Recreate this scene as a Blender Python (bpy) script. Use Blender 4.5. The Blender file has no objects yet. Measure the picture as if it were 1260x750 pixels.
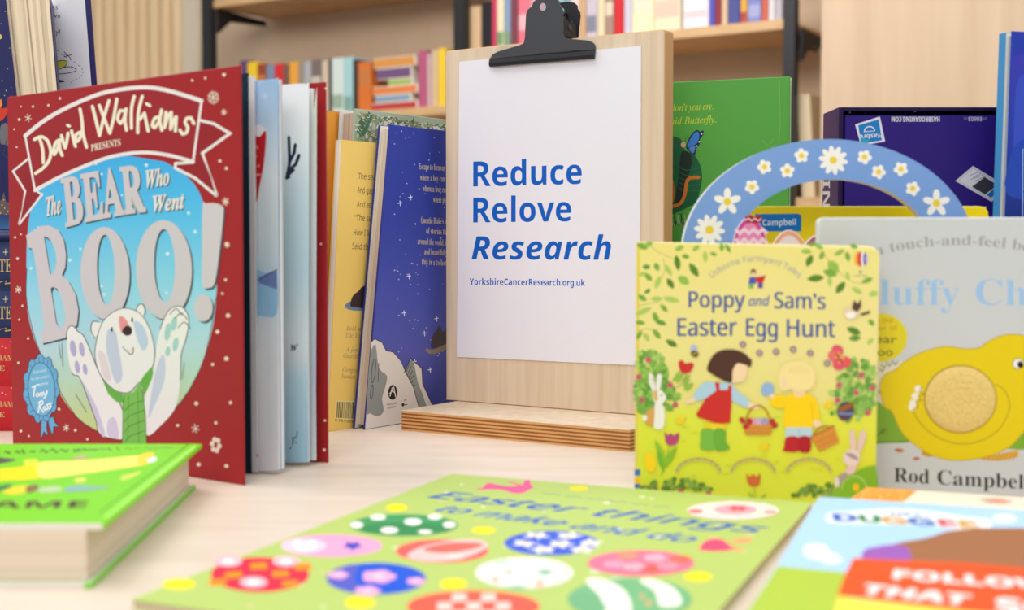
import bpy, bmesh, math, random
from mathutils import Vector, noise
from mathutils.geometry import tessellate_polygon
from math import sin, cos, pi, radians, tan, atan2, hypot

SC = bpy.context.scene
COL = SC.collection
rng = random.Random(7)

# ---------------------------------------------------------------- camera, light, exposure
FPX, PITCH, CAMZ = 1640.0, radians(2.545), 0.178       # focal length in pixels of the 1260 x 750 frame
cam_data = bpy.data.cameras.new('camera')
cam_data.sensor_fit = 'HORIZONTAL'
cam_data.sensor_width = 36.0
cam_data.lens = 36.0 * FPX / 1260.0
cam_data.clip_start = 0.02
cam_data.clip_end = 60
cam_data.dof.use_dof = True
cam_data.dof.focus_distance = 1.38
cam_data.dof.aperture_fstop = 6.0
cam_data.dof.aperture_blades = 9
cam = bpy.data.objects.new('camera', cam_data)
cam.location = (0, 0, CAMZ)
cam.rotation_euler = (pi / 2 - PITCH, 0, 0)
COL.objects.link(cam)
SC.camera = cam
SC.view_settings.view_transform = 'Standard'
SC.view_settings.look = 'None'
SC.view_settings.gamma = 1.0
SC.view_settings.use_curve_mapping = False
SC.view_settings.exposure = -0.14
SC.cycles.use_denoising = True
SC.cycles.max_bounces = 6

world = bpy.data.worlds.new('shop_ambient')
world.use_nodes = True
SC.world = world
bg = world.node_tree.nodes['Background']
bg.inputs['Color'].default_value = (0.96, 0.98, 1.0, 1)
bg.inputs['Strength'].default_value = 0.60

def area(name, loc, target, sx, sy, power, col=(1, 0.992, 0.985)):
    l = bpy.data.lights.new(name, 'AREA')
    l.shape = 'RECTANGLE'
    l.size, l.size_y, l.energy, l.color = sx, sy, power, col
    o = bpy.data.objects.new(name, l)
    o.location = loc
    d = Vector(target) - Vector(loc)
    o.rotation_euler = d.to_track_quat('-Z', 'Y').to_euler()
    COL.objects.link(o)
    return o
area('ceiling_panel_front', (-0.6, 0.5, 2.2), (0, 1.2, 0.1), 1.6, 0.8, 22)
area('fill_behind_camera', (-0.5, -1.9, 2.0), (0, 1.2, 0.2), 2.2, 1.0, 46)  # fill lamp added behind the camera to brighten upright faces
area('ceiling_panel_right', (1.5, 1.0, 2.2), (0.2, 1.1, 0.0), 0.8, 1.6, 17)
area('ceiling_panel_left', (-1.3, 1.6, 2.2), (0, 1.2, 0.0), 0.8, 1.2, 18)
area('ceiling_panel_aisle', (0.0, 3.0, 2.4), (-0.2, 4.6, 0.4), 2.4, 0.8, 34)
area('fill_far_shelves', (-1.2, 2.5, 1.75), (-0.8, 5.0, 0.6), 2.6, 0.7, 42)  # added fill lamp, lifts the dim wall and shelf undersides

# ---------------------------------------------------------------- helpers
def lin(c):
    out = []
    for v in c[:3]:
        v = max(0.0, min(255.0, v)) / 255.0
        out.append(v / 12.92 if v <= 0.04045 else ((v + 0.055) / 1.055) ** 2.4)
    return (out[0], out[1], out[2], 1.0)

def mixc(a, b, t):
    return tuple(a[i] + (b[i] - a[i]) * t for i in range(3))

def jit(c, a):
    k = rng.uniform(-a, a)
    return tuple(max(0, min(255, v + k)) for v in c)

def ray(px, py):
    x, y = (px - 630.0) / FPX, (375.0 - py) / FPX
    return Vector((x, cos(PITCH) + y * sin(PITCH), -sin(PITCH) + y * cos(PITCH)))

CAM = Vector((0, 0, CAMZ))

def ground(px, py, z=0.0):
    d = ray(px, py)
    return CAM + d * ((z - CAMZ) / d.z)

class Plane:
    """A flat face of a thing: origin, right, up and outward normal."""
    def __init__(s, O, U, V, N):
        s.O, s.U, s.V, s.N = Vector(O), Vector(U), Vector(V), Vector(N)
    def at(s, u, v, n=0.0):
        return s.O + s.U * u + s.V * v + s.N * n
    def hit(s, px, py):
        d = ray(px, py)
        t = (s.O - CAM).dot(s.N) / d.dot(s.N)
        r = CAM + d * t - s.O
        return (r.dot(s.U), r.dot(s.V))
    def hits(s, pts):
        return [s.hit(*p) for p in pts]
    def shift(s, n):
        return Plane(s.O + s.N * n, s.U, s.V, s.N)

def vplane(A, B, tilt=0.0):
    A, B = Vector(A), Vector(B)
    U = (B - A).normalized()
    Z = Vector((0, 0, 1))
    Nh = U.cross(Z)
    return Plane(A, U, Z * cos(tilt) - Nh * sin(tilt), Nh * cos(tilt) + Z * sin(tilt))

def hplane(z):
    return Plane((0, 0, z), (1, 0, 0), (0, 1, 0), (0, 0, 1))

def area2(p):
    return sum(p[i][0] * p[(i + 1) % len(p)][1] - p[(i + 1) % len(p)][0] * p[i][1] for i in range(len(p)))

def ccw(p):
    p = list(p)
    return p if area2(p) > 0 else p[::-1]

def inset(p, d):
    out = []
    n = len(p)
    for i in range(n):
        a, b, c = Vector(p[i - 1]), Vector(p[i]), Vector(p[(i + 1) % n])
        e1, e2 = (b - a), (c - b)
        if e1.length < 1e-9 or e2.length < 1e-9:
            out.append(tuple(b)); continue
        e1.normalize(); e2.normalize()
        n1, n2 = Vector((-e1.y, e1.x)), Vector((-e2.y, e2.x))
        m = n1 + n2
        k = max(0.35, 1 + n1.dot(n2))
        out.append(tuple(b + m * (d / k)))
    return out

def round_poly(p, r, n=5):
    """corner radii r: a number or a list"""
    out = []
    m = len(p)
    for i in range(m):
        rr = r[i] if isinstance(r, (list, tuple)) else r
        b = Vector(p[i])
        if rr <= 0:
            out.append(tuple(b)); continue
        a, c = Vector(p[i - 1]) - b, Vector(p[(i + 1) % m]) - b
        a.normalize(); c.normalize()
        s, e = b + a * rr, b + c * rr
        for k in range(n + 1):
            t = k / n
            out.append(tuple(s * (1 - t) ** 2 + b * 2 * t * (1 - t) + e * t * t))
    return out

def smooth(pts, n=5, closed=True):
    out = []
    m = len(pts)
    rg = range(m) if closed else range(m - 1)
    for i in rg:
        if closed:
            p0, p1, p2, p3 = pts[i - 1], pts[i], pts[(i + 1) % m], pts[(i + 2) % m]
        else:
            p0, p1, p2, p3 = pts[max(i - 1, 0)], pts[i], pts[i + 1], pts[min(i + 2, m - 1)]
        for k in range(n):
            t = k / n
            out.append(tuple(0.5 * (2 * p1[j] + (p2[j] - p0[j]) * t + (2 * p0[j] - 5 * p1[j] + 4 * p2[j] - p3[j]) * t * t
                                    + (3 * p1[j] - p0[j] - 3 * p2[j] + p3[j]) * t ** 3) for j in (0, 1)))
    if not closed:
        out.append(tuple(pts[-1]))
    return out

class MB:
    """collects coloured faces and links them as ONE mesh object"""
    def __init__(s):
        s.v, s.f, s.c, s.m = [], [], [], []
    def face(s, pts, col, mi=0):
        b = len(s.v)
        s.v.extend(Vector(p) for p in pts)
        s.f.append(list(range(b, b + len(pts))))
        s.c.append([col] * len(pts) if not isinstance(col, list) else col)
        s.m.append(mi)
    def slab(s, pl, outline, n0, n1, cf, cs=None, cb=None, bev=0.0, mi=0, mis=None):
        mis = mi if mis is None else mis
        cs = cs or cf; cb = cb or cs
        o = ccw(outline)
        rings = []
        if bev > 0:
            i_ = inset(o, bev)
            rings = [(i_, n0), (o, n0 + bev), (o, n1 - bev), (i_, n1)]
        else:
            rings = [(o, n0), (o, n1)]
        P = [[pl.at(u, v, n) for u, v in r] for r, n in rings]
        k = len(o)
        for a, b in zip(P[:-1], P[1:]):
            for i in range(k):
                j = (i + 1) % k
                s.face([a[i], a[j], b[j], b[i]], cs, mis)
        s.face(P[0][::-1], cb, mi)
        s.face(P[-1], cf, mi)
        return s
    def pages(s, pl, outline, n0, n1, k, col, amp=10, mi=0):
        """a block of leaves: the sides are drawn as k thin layers of slightly different paper"""
        o = ccw(outline)
        m = len(o)
        for q in range(k):
            a, b = n0 + (n1 - n0) * q / k, n0 + (n1 - n0) * (q + 1) / k
            c = jit(col, amp)
            for i in range(m):
                j = (i + 1) % m
                s.face([pl.at(*o[i], a), pl.at(*o[j], a), pl.at(*o[j], b), pl.at(*o[i], b)], c, mi)
        s.face([pl.at(*p, n0) for p in o][::-1], col, mi)
        s.face([pl.at(*p, n1) for p in o], col, mi)
        return s
    def box(s, c0, c1, col, ax=None, mi=0, bev=0.0):
        """box between two corners in the frame ax = (O, X, Y, Z)"""
        O, X, Y, Z = ax or (Vector((0, 0, 0)), Vector((1, 0, 0)), Vector((0, 1, 0)), Vector((0, 0, 1)))
        pl = Plane(O, X, Y, Z)
        s.slab(pl, [(c0[0], c0[1]), (c1[0], c0[1]), (c1[0], c1[1]), (c0[0], c1[1])], c0[2], c1[2], col, bev=bev, mi=mi)
        return s
    def build(s, name, mats, parent=None, origin=None):
        if parent is not None:
            L = wloc(parent)
        else:
            xs = [p.x for p in s.v]; ys = [p.y for p in s.v]; zs = [p.z for p in s.v]
            L = Vector(origin) if origin else Vector(((min(xs) + max(xs)) / 2, (min(ys) + max(ys)) / 2, min(zs)))
        me = bpy.data.meshes.new(name)
        me.from_pydata([tuple(p - L) for p in s.v], [], s.f)
        at = me.color_attributes.new('Col', 'FLOAT_COLOR', 'CORNER')
        buf = []
        for cl in s.c:
            for c in cl:
                buf.extend(lin(c))
        at.data.foreach_set('color', buf)
        if not isinstance(mats, (list, tuple)):
            mats = [mats]
        for m in mats:
            me.materials.append(m)
        me.polygons.foreach_set('material_index', s.m)
        me.update()
        o = bpy.data.objects.new(name, me)
        COL.objects.link(o)
        if parent is not None:
            o.parent = parent
        else:
            o.location = L
        return o

def wloc(o):
    L = Vector(o.location)
    while o.parent:
        o = o.parent
        L += Vector(o.location)
    return L

def tag(o, label=None, cat=None, group=None, kind=None):
    if label: o['label'] = label
    if cat: o['category'] = cat
    if group: o['group'] = group
    if kind: o['kind'] = kind
    return o

def thing(name, loc, label, cat, group=None):
    o = bpy.data.objects.new(name, None)
    o.empty_display_size = 0.02
    o.location = loc
    COL.objects.link(o)
    return tag(o, label, cat, group)

# ---------------------------------------------------------------- lettering
def _mapper(style):
    base = {'B': (0x1D5D4, 0x1D5EE, 0x1D7EC), 'BI': (0x1D63C, 0x1D656, None), 'I': (0x1D608, 0x1D622, None),
            'S': (0x1D400, 0x1D41A, 0x1D7CE), 'SI': (0x1D434, 0x1D44E, None), 'SBI': (0x1D468, 0x1D482, None),
            'SC': (0x1D4D0, 0x1D4EA, None), 'N': (0x1D5A0, 0x1D5BA, 0x1D7E2)}.get(style)
    def f(ch):
        if not base: return ch
        if style == 'SI' and ch == 'h': return '\u210e'
        if 'A' <= ch <= 'Z': return chr(base[0] + ord(ch) - 65)
        if 'a' <= ch <= 'z': return chr(base[1] + ord(ch) - 97)
        if '0' <= ch <= '9' and base[2]: return chr(base[2] + ord(ch) - 48)
        return ch
    return f

_gc = {}
def glyphs(s, style):
    style, _, wt = style.partition(':')
    k = (s, style, wt)
    if k in _gc: return _gc[k]
    f = _mapper(style)
    cu = bpy.data.curves.new('lettering', 'FONT')
    cu.body = ''.join(f(c) for c in s)
    cu.size = 1.0
    cu.resolution_u = 3
    cu.fill_mode = 'FRONT'
    if wt: cu.offset = float(wt)
    ob = bpy.data.objects.new('lettering', cu)
    COL.objects.link(ob)
    bpy.context.view_layer.update()
    dg = bpy.context.evaluated_depsgraph_get()
    me = ob.evaluated_get(dg).to_mesh()
    vs = [(v.co.x, v.co.y) for v in me.vertices]
    fs = [list(p.vertices) for p in me.polygons]
    ob.evaluated_get(dg).to_mesh_clear()
    bpy.data.objects.remove(ob)
    bpy.data.curves.remove(cu)
    _gc[k] = (vs, fs)
    return _gc[k]

_cap = {}
def capheight(style):
    if style not in _cap:
        vs, _ = glyphs('H', style)
        _cap[style] = max(v[1] for v in vs)
    return _cap[style]

class Path:
    def __init__(s, pts):
        s.p = [Vector(q) for q in pts]
        s.d = [0.0]
        for a, b in zip(s.p[:-1], s.p[1:]):
            s.d.append(s.d[-1] + (b - a).length)
        s.L = s.d[-1]
    def at(s, x):
        i = 0
        while i < len(s.p) - 2 and x > s.d[i + 1]:
            i += 1
        seg = s.d[i + 1] - s.d[i]
        t = (x - s.d[i]) / seg
        dr = (s.p[i + 1] - s.p[i]) / seg
        return s.p[i] + (s.p[i + 1] - s.p[i]) * t, dr

LAY = 2e-6
class Art:
    """printing on a face: every shape is given where the photo shows it and lands on the face's plane"""
    def __init__(s, mb, pl, n0=0.0, mi=0):
        s.mb, s.pl, s.n, s.mi = mb, pl, n0 + LAY, mi
        s.cf = None
    def up(s):
        s.n += LAY
    def mini(s):
        s.n += LAY * 0.4
    def P(s, p):
        u, v = s.pl.hit(p[0], p[1])
        return s.pl.at(u, v, s.n)
    def conv(s, ox, oy, k):
        return lambda pts: [(ox + x / k, oy + y / k) for x, y in pts]
    def poly(s, pts, col, keep=False):
        s.up() if not keep else s.mini()
        P = [s.P(p) for p in pts]
        if len(P) <= 4 and isinstance(col, list):
            s.mb.face(P, col, s.mi); return
        fl = [Vector((p[0], p[1], 0)) for p in pts]
        for t in tessellate_polygon([fl]):
            s.mb.face([P[i] for i in t], col, s.mi)
    def ring(s, o, i, col, keep=False):
        s.up() if not keep else s.mini()
        m = len(o)
        A = [s.P(p) for p in o]; B = [s.P(p) for p in i]
        for k in range(m):
            j = (k + 1) % m
            s.mb.face([A[k], A[j], B[j], B[k]], col, s.mi)
    def epts(s, cx, cy, rx, ry, rot=0.0, n=26, a0=0.0, a1=2 * pi):
        out = []
        full = abs(a1 - a0 - 2 * pi) < 1e-6
        for k in range(n if full else n + 1):
            a = a0 + (a1 - a0) * k / n
            x, y = rx * cos(a), ry * sin(a)
            out.append((cx + x * cos(rot) - y * sin(rot), cy + x * sin(rot) + y * cos(rot)))
        return out
    def ell(s, cx, cy, rx, ry, col, rot=0.0, n=22, keep=False):
        s.poly(s.epts(cx, cy, rx, ry, rot, n), col, keep)
    def dots(s, pts, r, col):
        s.up()
        for p in pts:
            rr = p[2] if len(p) > 2 else r
            s.ell(p[0], p[1], rr, rr, col, n=8, keep=True)
    def stroke(s, pts, w, col, keep=False, cap=True, closed=False):
        s.up() if not keep else s.mini()
        q = [pts[0]]
        for z in pts[1:]:
            if hypot(z[0] - q[-1][0], z[1] - q[-1][1]) > 1e-4: q.append(z)
        if closed and hypot(q[0][0] - q[-1][0], q[0][1] - q[-1][1]) < 1e-4: q.pop()
        k = len(q)
        if k < 2: return
        D = []
        for i in range(k if closed else k - 1):
            e = q[(i + 1) % k]
            dx, dy = e[0] - q[i][0], e[1] - q[i][1]
            L = hypot(dx, dy)
            D.append((dx / L, dy / L))
        A, B = [], []
        for i in range(k):
            d0 = D[i - 1] if (closed or i > 0) else D[0]
            d1 = D[i % len(D)] if (closed or i < k - 1) else D[-1]
            mx, my = -(d0[1] + d1[1]), d0[0] + d1[0]
            c = 1 + d0[0] * d1[0] + d0[1] * d1[1]
            if c < 0.5:
                mx, my, c = -d1[1], d1[0], 1.0
            h = w / 2 / c
            A.append((q[i][0] + mx * h, q[i][1] + my * h)); B.append((q[i][0] - mx * h, q[i][1] - my * h))
        PA, PB = [s.P(z) for z in A], [s.P(z) for z in B]
        for i in range(k if closed else k - 1):
            j = (i + 1) % k
            s.mb.face([PA[i], PA[j], PB[j], PB[i]], col, s.mi)
        if cap and not closed and w > 0.8:
            for z, d, sg in ((q[0], D[0], -1), (q[-1], D[-1], 1)):
                a0 = atan2(d[1], d[0]) * 1.0 + (pi / 2 if sg < 0 else -pi / 2)
                s.mb.face([s.P((z[0] + w / 2 * cos(a0 + pi * t / 5), z[1] + w / 2 * sin(a0 + pi * t / 5))) for t in range(6)], col, s.mi)
    def grad(s, pts, stops, rows=24):
        """a printed picture whose ink runs from one colour to another down the page"""
        s.up()
        y0, y1 = min(p[1] for p in pts), max(p[1] for p in pts)
        def span(y):
            xs = []
            for i in range(len(pts)):
                a, b = pts[i], pts[(i + 1) % len(pts)]
                if (a[1] <= y < b[1]) or (b[1] <= y < a[1]):
                    xs.append(a[0] + (b[0] - a[0]) * (y - a[1]) / (b[1] - a[1]))
            return (min(xs), max(xs)) if xs else None
        def c(y):
            if y <= stops[0][0]: return stops[0][1]
            for (ya, ca), (yb, cb) in zip(stops[:-1], stops[1:]):
                if y <= yb: return mixc(ca, cb, (y - ya) / (yb - ya))
            return stops[-1][1]
        prev = None
        e = (y1 - y0) * 1e-4
        for k in range(rows + 1):
            y = y0 + e + (y1 - y0 - 2 * e) * k / rows
            sp = span(y)
            if sp and prev:
                (pa, pb), py = prev
                s.mb.face([s.P((pa, py)), s.P((pb, py)), s.P((sp[1], y)), s.P((sp[0], y))], [c(py), c(py), c(y), c(y)], s.mi)
            if sp: prev = (sp, y)
    def text(s, txt, style, base, cap, col, up=None, fit=True, keep=False):
        """lettering along base (points where the photo shows the baseline); cap is the capital height there"""
        s.up() if not keep else s.mini()
        vs, fs = glyphs(txt, style)
        if not vs: return
        pa = Path(base)
        x0, x1 = min(v[0] for v in vs), max(v[0] for v in vs)
        ch = capheight(style)
        P = []
        for x, y in vs:
            t = (x - x0) / (x1 - x0)
            l = t * pa.L if fit else (x - x0) / ch * (cap if not isinstance(cap, tuple) else cap[0])
            b, d = pa.at(l)
            h = (cap[0] + (cap[1] - cap[0]) * t) if isinstance(cap, tuple) else cap
            u = Vector(up) if up else Vector((d.y, -d.x))
            q = b + u * (y / ch * h)
            P.append(s.P((q.x, q.y)))
        for f in fs:
            s.mb.face([P[i] for i in f], col, s.mi)
    def flat_text(s, txt, style, base, cap_m, col, slant=0.0):
        """lettering on a lying cover: base ends as photographed, letter height in metres on the cover"""
        s.up()
        vs, fs = glyphs(txt, style)
        A, B = Vector(s.pl.hit(*base[0])), Vector(s.pl.hit(*base[1]))
        L = (B - A).length
        U = (B - A) / L
        V = Vector((-U.y, U.x))
        x0, x1 = min(v[0] for v in vs), max(v[0] for v in vs)
        ch = capheight(style)
        P = []
        for x, y in vs:
            q = A + U * ((x - x0) / (x1 - x0) * L + y / ch * cap_m * slant) + V * (y / ch * cap_m)
            P.append(s.pl.at(q.x, q.y, s.n))
        for f in fs:
            s.mb.face([P[i] for i in f], col, s.mi)
    def leaf(s, cx, cy, L, w, ang, col, keep=False):
        pts = []
        for k in range(7):
            t = k / 6
            pts.append((L * (t - .5), -w / 2 * sin(pi * t) ** .8))
        for k in range(5, 0, -1):
            t = k / 6
            pts.append((L * (t - .5), w / 2 * sin(pi * t) ** .8))
        ca, sa = cos(ang), sin(ang)
        s.poly([(cx + x * ca - y * sa, cy + x * sa + y * ca) for x, y in pts], col, keep)
    def daisy(s, cx, cy, r, n, rot=0.0, fat=0.30, cen=0.30):
        s.up()
        for k in range(n):
            a = rot + 2 * pi * k / n
            s.ell(cx + r * .56 * cos(a), cy + r * .56 * sin(a), r * .46, r * fat, (250, 247, 236), a, 12, True)
        s.ell(cx, cy, r * cen, r * cen, (244, 214, 66), n=12)

# ---------------------------------------------------------------- materials
def new_mat(name):
    m = bpy.data.materials.new(name)
    m.use_nodes = True
    nt = m.node_tree
    return m, nt, nt.nodes['Principled BSDF']

def print_mat(name, rough, coat=0.0, bump=0.0, scale=60, spec=0.3):
    m, nt, b = new_mat(name)
    a = nt.nodes.new('ShaderNodeAttribute'); a.attribute_name = 'Col'
    nt.links.new(a.outputs['Color'], b.inputs['Base Color'])
    b.inputs['Roughness'].default_value = rough
    b.inputs['Coat Weight'].default_value = coat
    b.inputs['Coat Roughness'].default_value = 0.18
    b.inputs['Specular IOR Level'].default_value = spec
    if bump:
        tc = nt.nodes.new('ShaderNodeTexCoord')
        n = nt.nodes.new('ShaderNodeTexNoise'); n.inputs['Scale'].default_value = scale
        n.inputs['Detail'].default_value = 4
        bp = nt.nodes.new('ShaderNodeBump'); bp.inputs['Strength'].default_value = bump
        bp.inputs['Distance'].default_value = 0.002
        nt.links.new(tc.outputs['Object'], n.inputs['Vector'])
        nt.links.new(n.outputs['Fac'], bp.inputs['Height'])
        nt.links.new(bp.outputs['Normal'], b.inputs['Normal'])
    return m

def wood_mat(name, c0, c1, stretch, scale=6.0, rough=0.5, rot=(0, 0, 0), bump=0.03, lo=0.35, hi=0.68):
    m, nt, b = new_mat(name)
    tc = nt.nodes.new('ShaderNodeTexCoord')
    mp = nt.nodes.new('ShaderNodeMapping')
    mp.inputs['Scale'].default_value = stretch
    mp.inputs['Rotation'].default_value = rot
    n1 = nt.nodes.new('ShaderNodeTexNoise')
    n1.inputs['Scale'].default_value = scale; n1.inputs['Detail'].default_value = 7; n1.inputs['Roughness'].default_value = 0.62
    n1.inputs['Distortion'].default_value = 0.4
    cr = nt.nodes.new('ShaderNodeValToRGB')
    cr.color_ramp.elements[0].position = lo; cr.color_ramp.elements[0].color = lin(c0)
    cr.color_ramp.elements[1].position = hi; cr.color_ramp.elements[1].color = lin(c1)
    nt.links.new(tc.outputs['Object'], mp.inputs['Vector'])
    nt.links.new(mp.outputs['Vector'], n1.inputs['Vector'])
    nt.links.new(n1.outputs['Fac'], cr.inputs['Fac'])
    nt.links.new(cr.outputs['Color'], b.inputs['Base Color'])
    b.inputs['Roughness'].default_value = rough
    bp = nt.nodes.new('ShaderNodeBump'); bp.inputs['Strength'].default_value = bump; bp.inputs['Distance'].default_value = 0.001
    nt.links.new(n1.outputs['Fac'], bp.inputs['Height'])
    nt.links.new(bp.outputs['Normal'], b.inputs['Normal'])
    return m

ROOM_A = radians(33.2)
GLOSS = print_mat('laminated_print', 0.38, 0.04, spec=0.2)
SATIN = print_mat('satin_print', 0.5, 0.0, spec=0.16)
MATTE = print_mat('matt_print', 0.6)
PAPER = print_mat('paper', 0.8, bump=0.05, scale=300)
CLOTHY = print_mat('textured_board', 0.5, bump=0.12, scale=220)
METAL = print_mat('black_coated_steel', 0.42, bump=0.02, scale=400)
PLY = print_mat('plywood_edge', 0.55, bump=0.15, scale=180)
FLUFF = print_mat('fluffy_pile', 0.95, bump=0.5, scale=420, spec=0.05)
TABLE_W = wood_mat('washed_oak_table', (223, 205, 185), (235, 218, 201), (2.2, 14, 2), 3.2, 0.42, (0, 0, ROOM_A * 0.5), 0.02)
BOARD_W = wood_mat('birch_board', (212, 190, 160), (230, 210, 184), (38, 38, 1.6), 2.0, 0.5, bump=0.02)
SHELF_W = wood_mat('oak_shelf', (190, 150, 104), (212, 174, 126), (3, 3, 30), 2.0, 0.5)
PANEL_W = wood_mat('oak_wall_panel', (196, 167, 136), (209, 182, 151), (7, 7, 0.5), 1.6, 0.6, bump=0.01)
SLAT_W = wood_mat('oak_slats', (214, 182, 138), (232, 204, 162), (20, 20, 0.8), 2.0, 0.55)
WALL_P = wood_mat('taupe_wall_paint', (194, 168, 140), (200, 174, 146), (1, 1, 1), 9.0, 0.8, bump=0.01)
FLOOR_M = wood_mat('grey_oak_floor', (150, 130, 108), (176, 156, 132), (1, 10, 1), 2.0, 0.5)

# ================================================================ THE ROOM
DV = Vector((cos(ROOM_A), -sin(ROOM_A), 0))       # along the shelves, towards the right
NV = Vector((-sin(ROOM_A), -cos(ROOM_A), 0))      # out of the shelves, towards the table
S0 = Vector((-0.19, 4.8, 0))
ZV = Vector((0, 0, 1))
RAX = (S0, DV, NV, ZV)
FLOORZ = -0.76

def s_at(px, n):
    k = (px - 630.0) / FPX
    O = S0 + NV * n
    return (k * O.y - O.x) / (DV.x - k * DV.y)

def z_at(px, py, n):
    pl = Plane(S0 + NV * n, DV, ZV, NV)
    return pl.hit(px, py)[1]

def struct(mb, name, mat):
    return tag(mb.build(name, mat), kind='structure')

m = MB(); m.box((-9.0, -1.6, FLOORZ - 0.05), (5.5, 7.5, FLOORZ), (160, 140, 118), ax=(S0, DV, NV, ZV)); struct(m, 'floor', FLOOR_M)
WN = -0.36
m = MB(); m.box((-9.0, WN - 0.1, FLOORZ), (1.75, WN, 2.3), (178, 152, 122), ax=RAX); struct(m, 'wall_back', WALL_P)
# oak wall on the right, standing forward of the shelves
sR = s_at(1008, 0.03)
m = MB(); m.box((sR, WN, FLOORZ), (sR + 3.2, 0.03, 2.3), (222, 193, 160), ax=RAX, bev=0.004); struct(m, 'wall_right', PANEL_W)
# fluted oak cladding on the left and the pale strip beside it
NF = WN + 0.035
sA, sB = s_at(228, NF), s_at(118, NF)
pitch = (sA - sB) / 8.0
m = MB()
k = 0
while k < 60:
    c = sA - pitch * (k + 0.5)
    pts = []
    for q in range(9):
        a = pi * q / 8
        pts.append((c + cos(a) * pitch * 0.43, NF - 0.012 + sin(a) * 0.03))
    pts += [(c - pitch * 0.5, NF - 0.012), (c - pitch * 0.5, NF - 0.03), (c + pitch * 0.5, NF - 0.03), (c + pitch * 0.5, NF - 0.012)]
    m.slab(Plane(S0, DV, NV, ZV), pts, FLOORZ, 2.3, (222, 192, 150))
    k += 1
struct(m, 'wall_left', SLAT_W)
m = MB(); m.box((sA + 0.004, WN, FLOORZ), (s_at(247, WN + 0.04), WN + 0.04, 2.3), (214, 200, 176), ax=RAX, bev=0.004); struct(m, 'trim_1', print_mat('cream_paint', 0.6))

# ---------------------------------------------------------------- shelving unit
SHD = 0.30
post_px = [(256.5, 11), (565, 13), (968, 14)]
unit = thing('shelving_unit', S0 + NV * -0.15 + Vector((0, 0, FLOORZ)),
             'black steel and oak shelving unit against the back wall, full of out of focus books', 'shelves')
post_s = []
for px, w in post_px:
    a, b = s_at(px - w / 2, 0), s_at(px + w / 2, 0)
    post_s.append((a, b))
    m = MB(); m.box((a, -0.035, FLOORZ), (b, 0.0, 1.9), (38, 36, 38), ax=RAX, bev=0.002); m.build('post', METAL, unit)
zL0 = z_at(530, 131, -0.02)      # lower shelf of the left bay, top face
zL1 = z_at(400, 16, -0.35)       # upper shelf of the left bay, lower front edge
zR0 = z_at(900, 29.5, -0.02)     # shelf of the right bay, top face
zR1 = z_at(985, 243, -0.02)
def shelf(sa, sb, ztop, th=0.032):
    m = MB(); m.box((sa, -0.35, ztop - th), (sb, -0.015, ztop), (205, 166, 118), ax=RAX, bev=0.002)
    return m.build('shelf', SHELF_W, unit)
pL, pM, pR = post_s
shelf(pL[1] + .002, pM[0] - .002, zL0)
shelf(pL[1] + .002, pM[0] - .002, zL1 + 0.032)
shelf(pM[1] + .002, pR[0] - .002, zR0)
shelf(pM[1] + .002, pR[0] - .002, zR1)
shelf(pR[1] + .002, sR - .003, zR1)
def bracket(s, z):
    m = MB()
    pl = Plane(S0 + DV * s, NV, ZV, DV)
    m.slab(pl, [(-0.034, z - 0.10), (-0.034, z), (-0.31, z - 0.012), (-0.31, z - 0.034), (-0.10, z - 0.045)], -0.006, 0.006, (30, 28, 30))
    return m.build('bracket', METAL, unit)
for s, z in ((pL[1] + .008, zL1), (pL[1] + .008, zL0 - .032), (pM[0] - .008, zL1), (pM[1] + .008, zR0 - .032), (pR[0] - .008, zR0 - .032), (pR[1] + .008, zR0 - .032)):
    bracket(s, z)

# ---------------------------------------------------------------- books on the far shelves
def upright(px0, px1, ytop, ztop_shelf, n, col, label, group, band=None, lean=0.0):
    ztop_shelf += 0.0006
    a, b = s_at(px0 + .4, n), s_at(px1 - .4, n)
    zt = z_at((px0 + px1) / 2, ytop, n)
    m = MB()
    pl = Plane(S0 + NV * n, DV, ZV, NV)
    h = zt - ztop_shelf
    o = [(a, ztop_shelf), (b, ztop_shelf), (b + lean, zt), (a + lean, zt)]
    m.slab(pl, o, -0.13, 0.0, col, col, jit((225, 215, 196), 8), bev=0.003)
    # printing on the spine
    bw = b - a
    if band:
        y0, y1, bc = band
        m.face([pl.at(a + bw * .06 + lean * y0, ztop_shelf + h * y0, 4e-4), pl.at(b - bw * .06 + lean * y0, ztop_shelf + h * y0, 4e-4),
                pl.at(b - bw * .06 + lean * y1, ztop_shelf + h * y1, 4e-4), pl.at(a + bw * .06 + lean * y1, ztop_shelf + h * y1, 4e-4)], bc)
    o = m.build('shelf_book', MATTE)
    return tag(o, label, 'book', group)
LG = 'upright books on the left bay of the far shelves'
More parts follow.
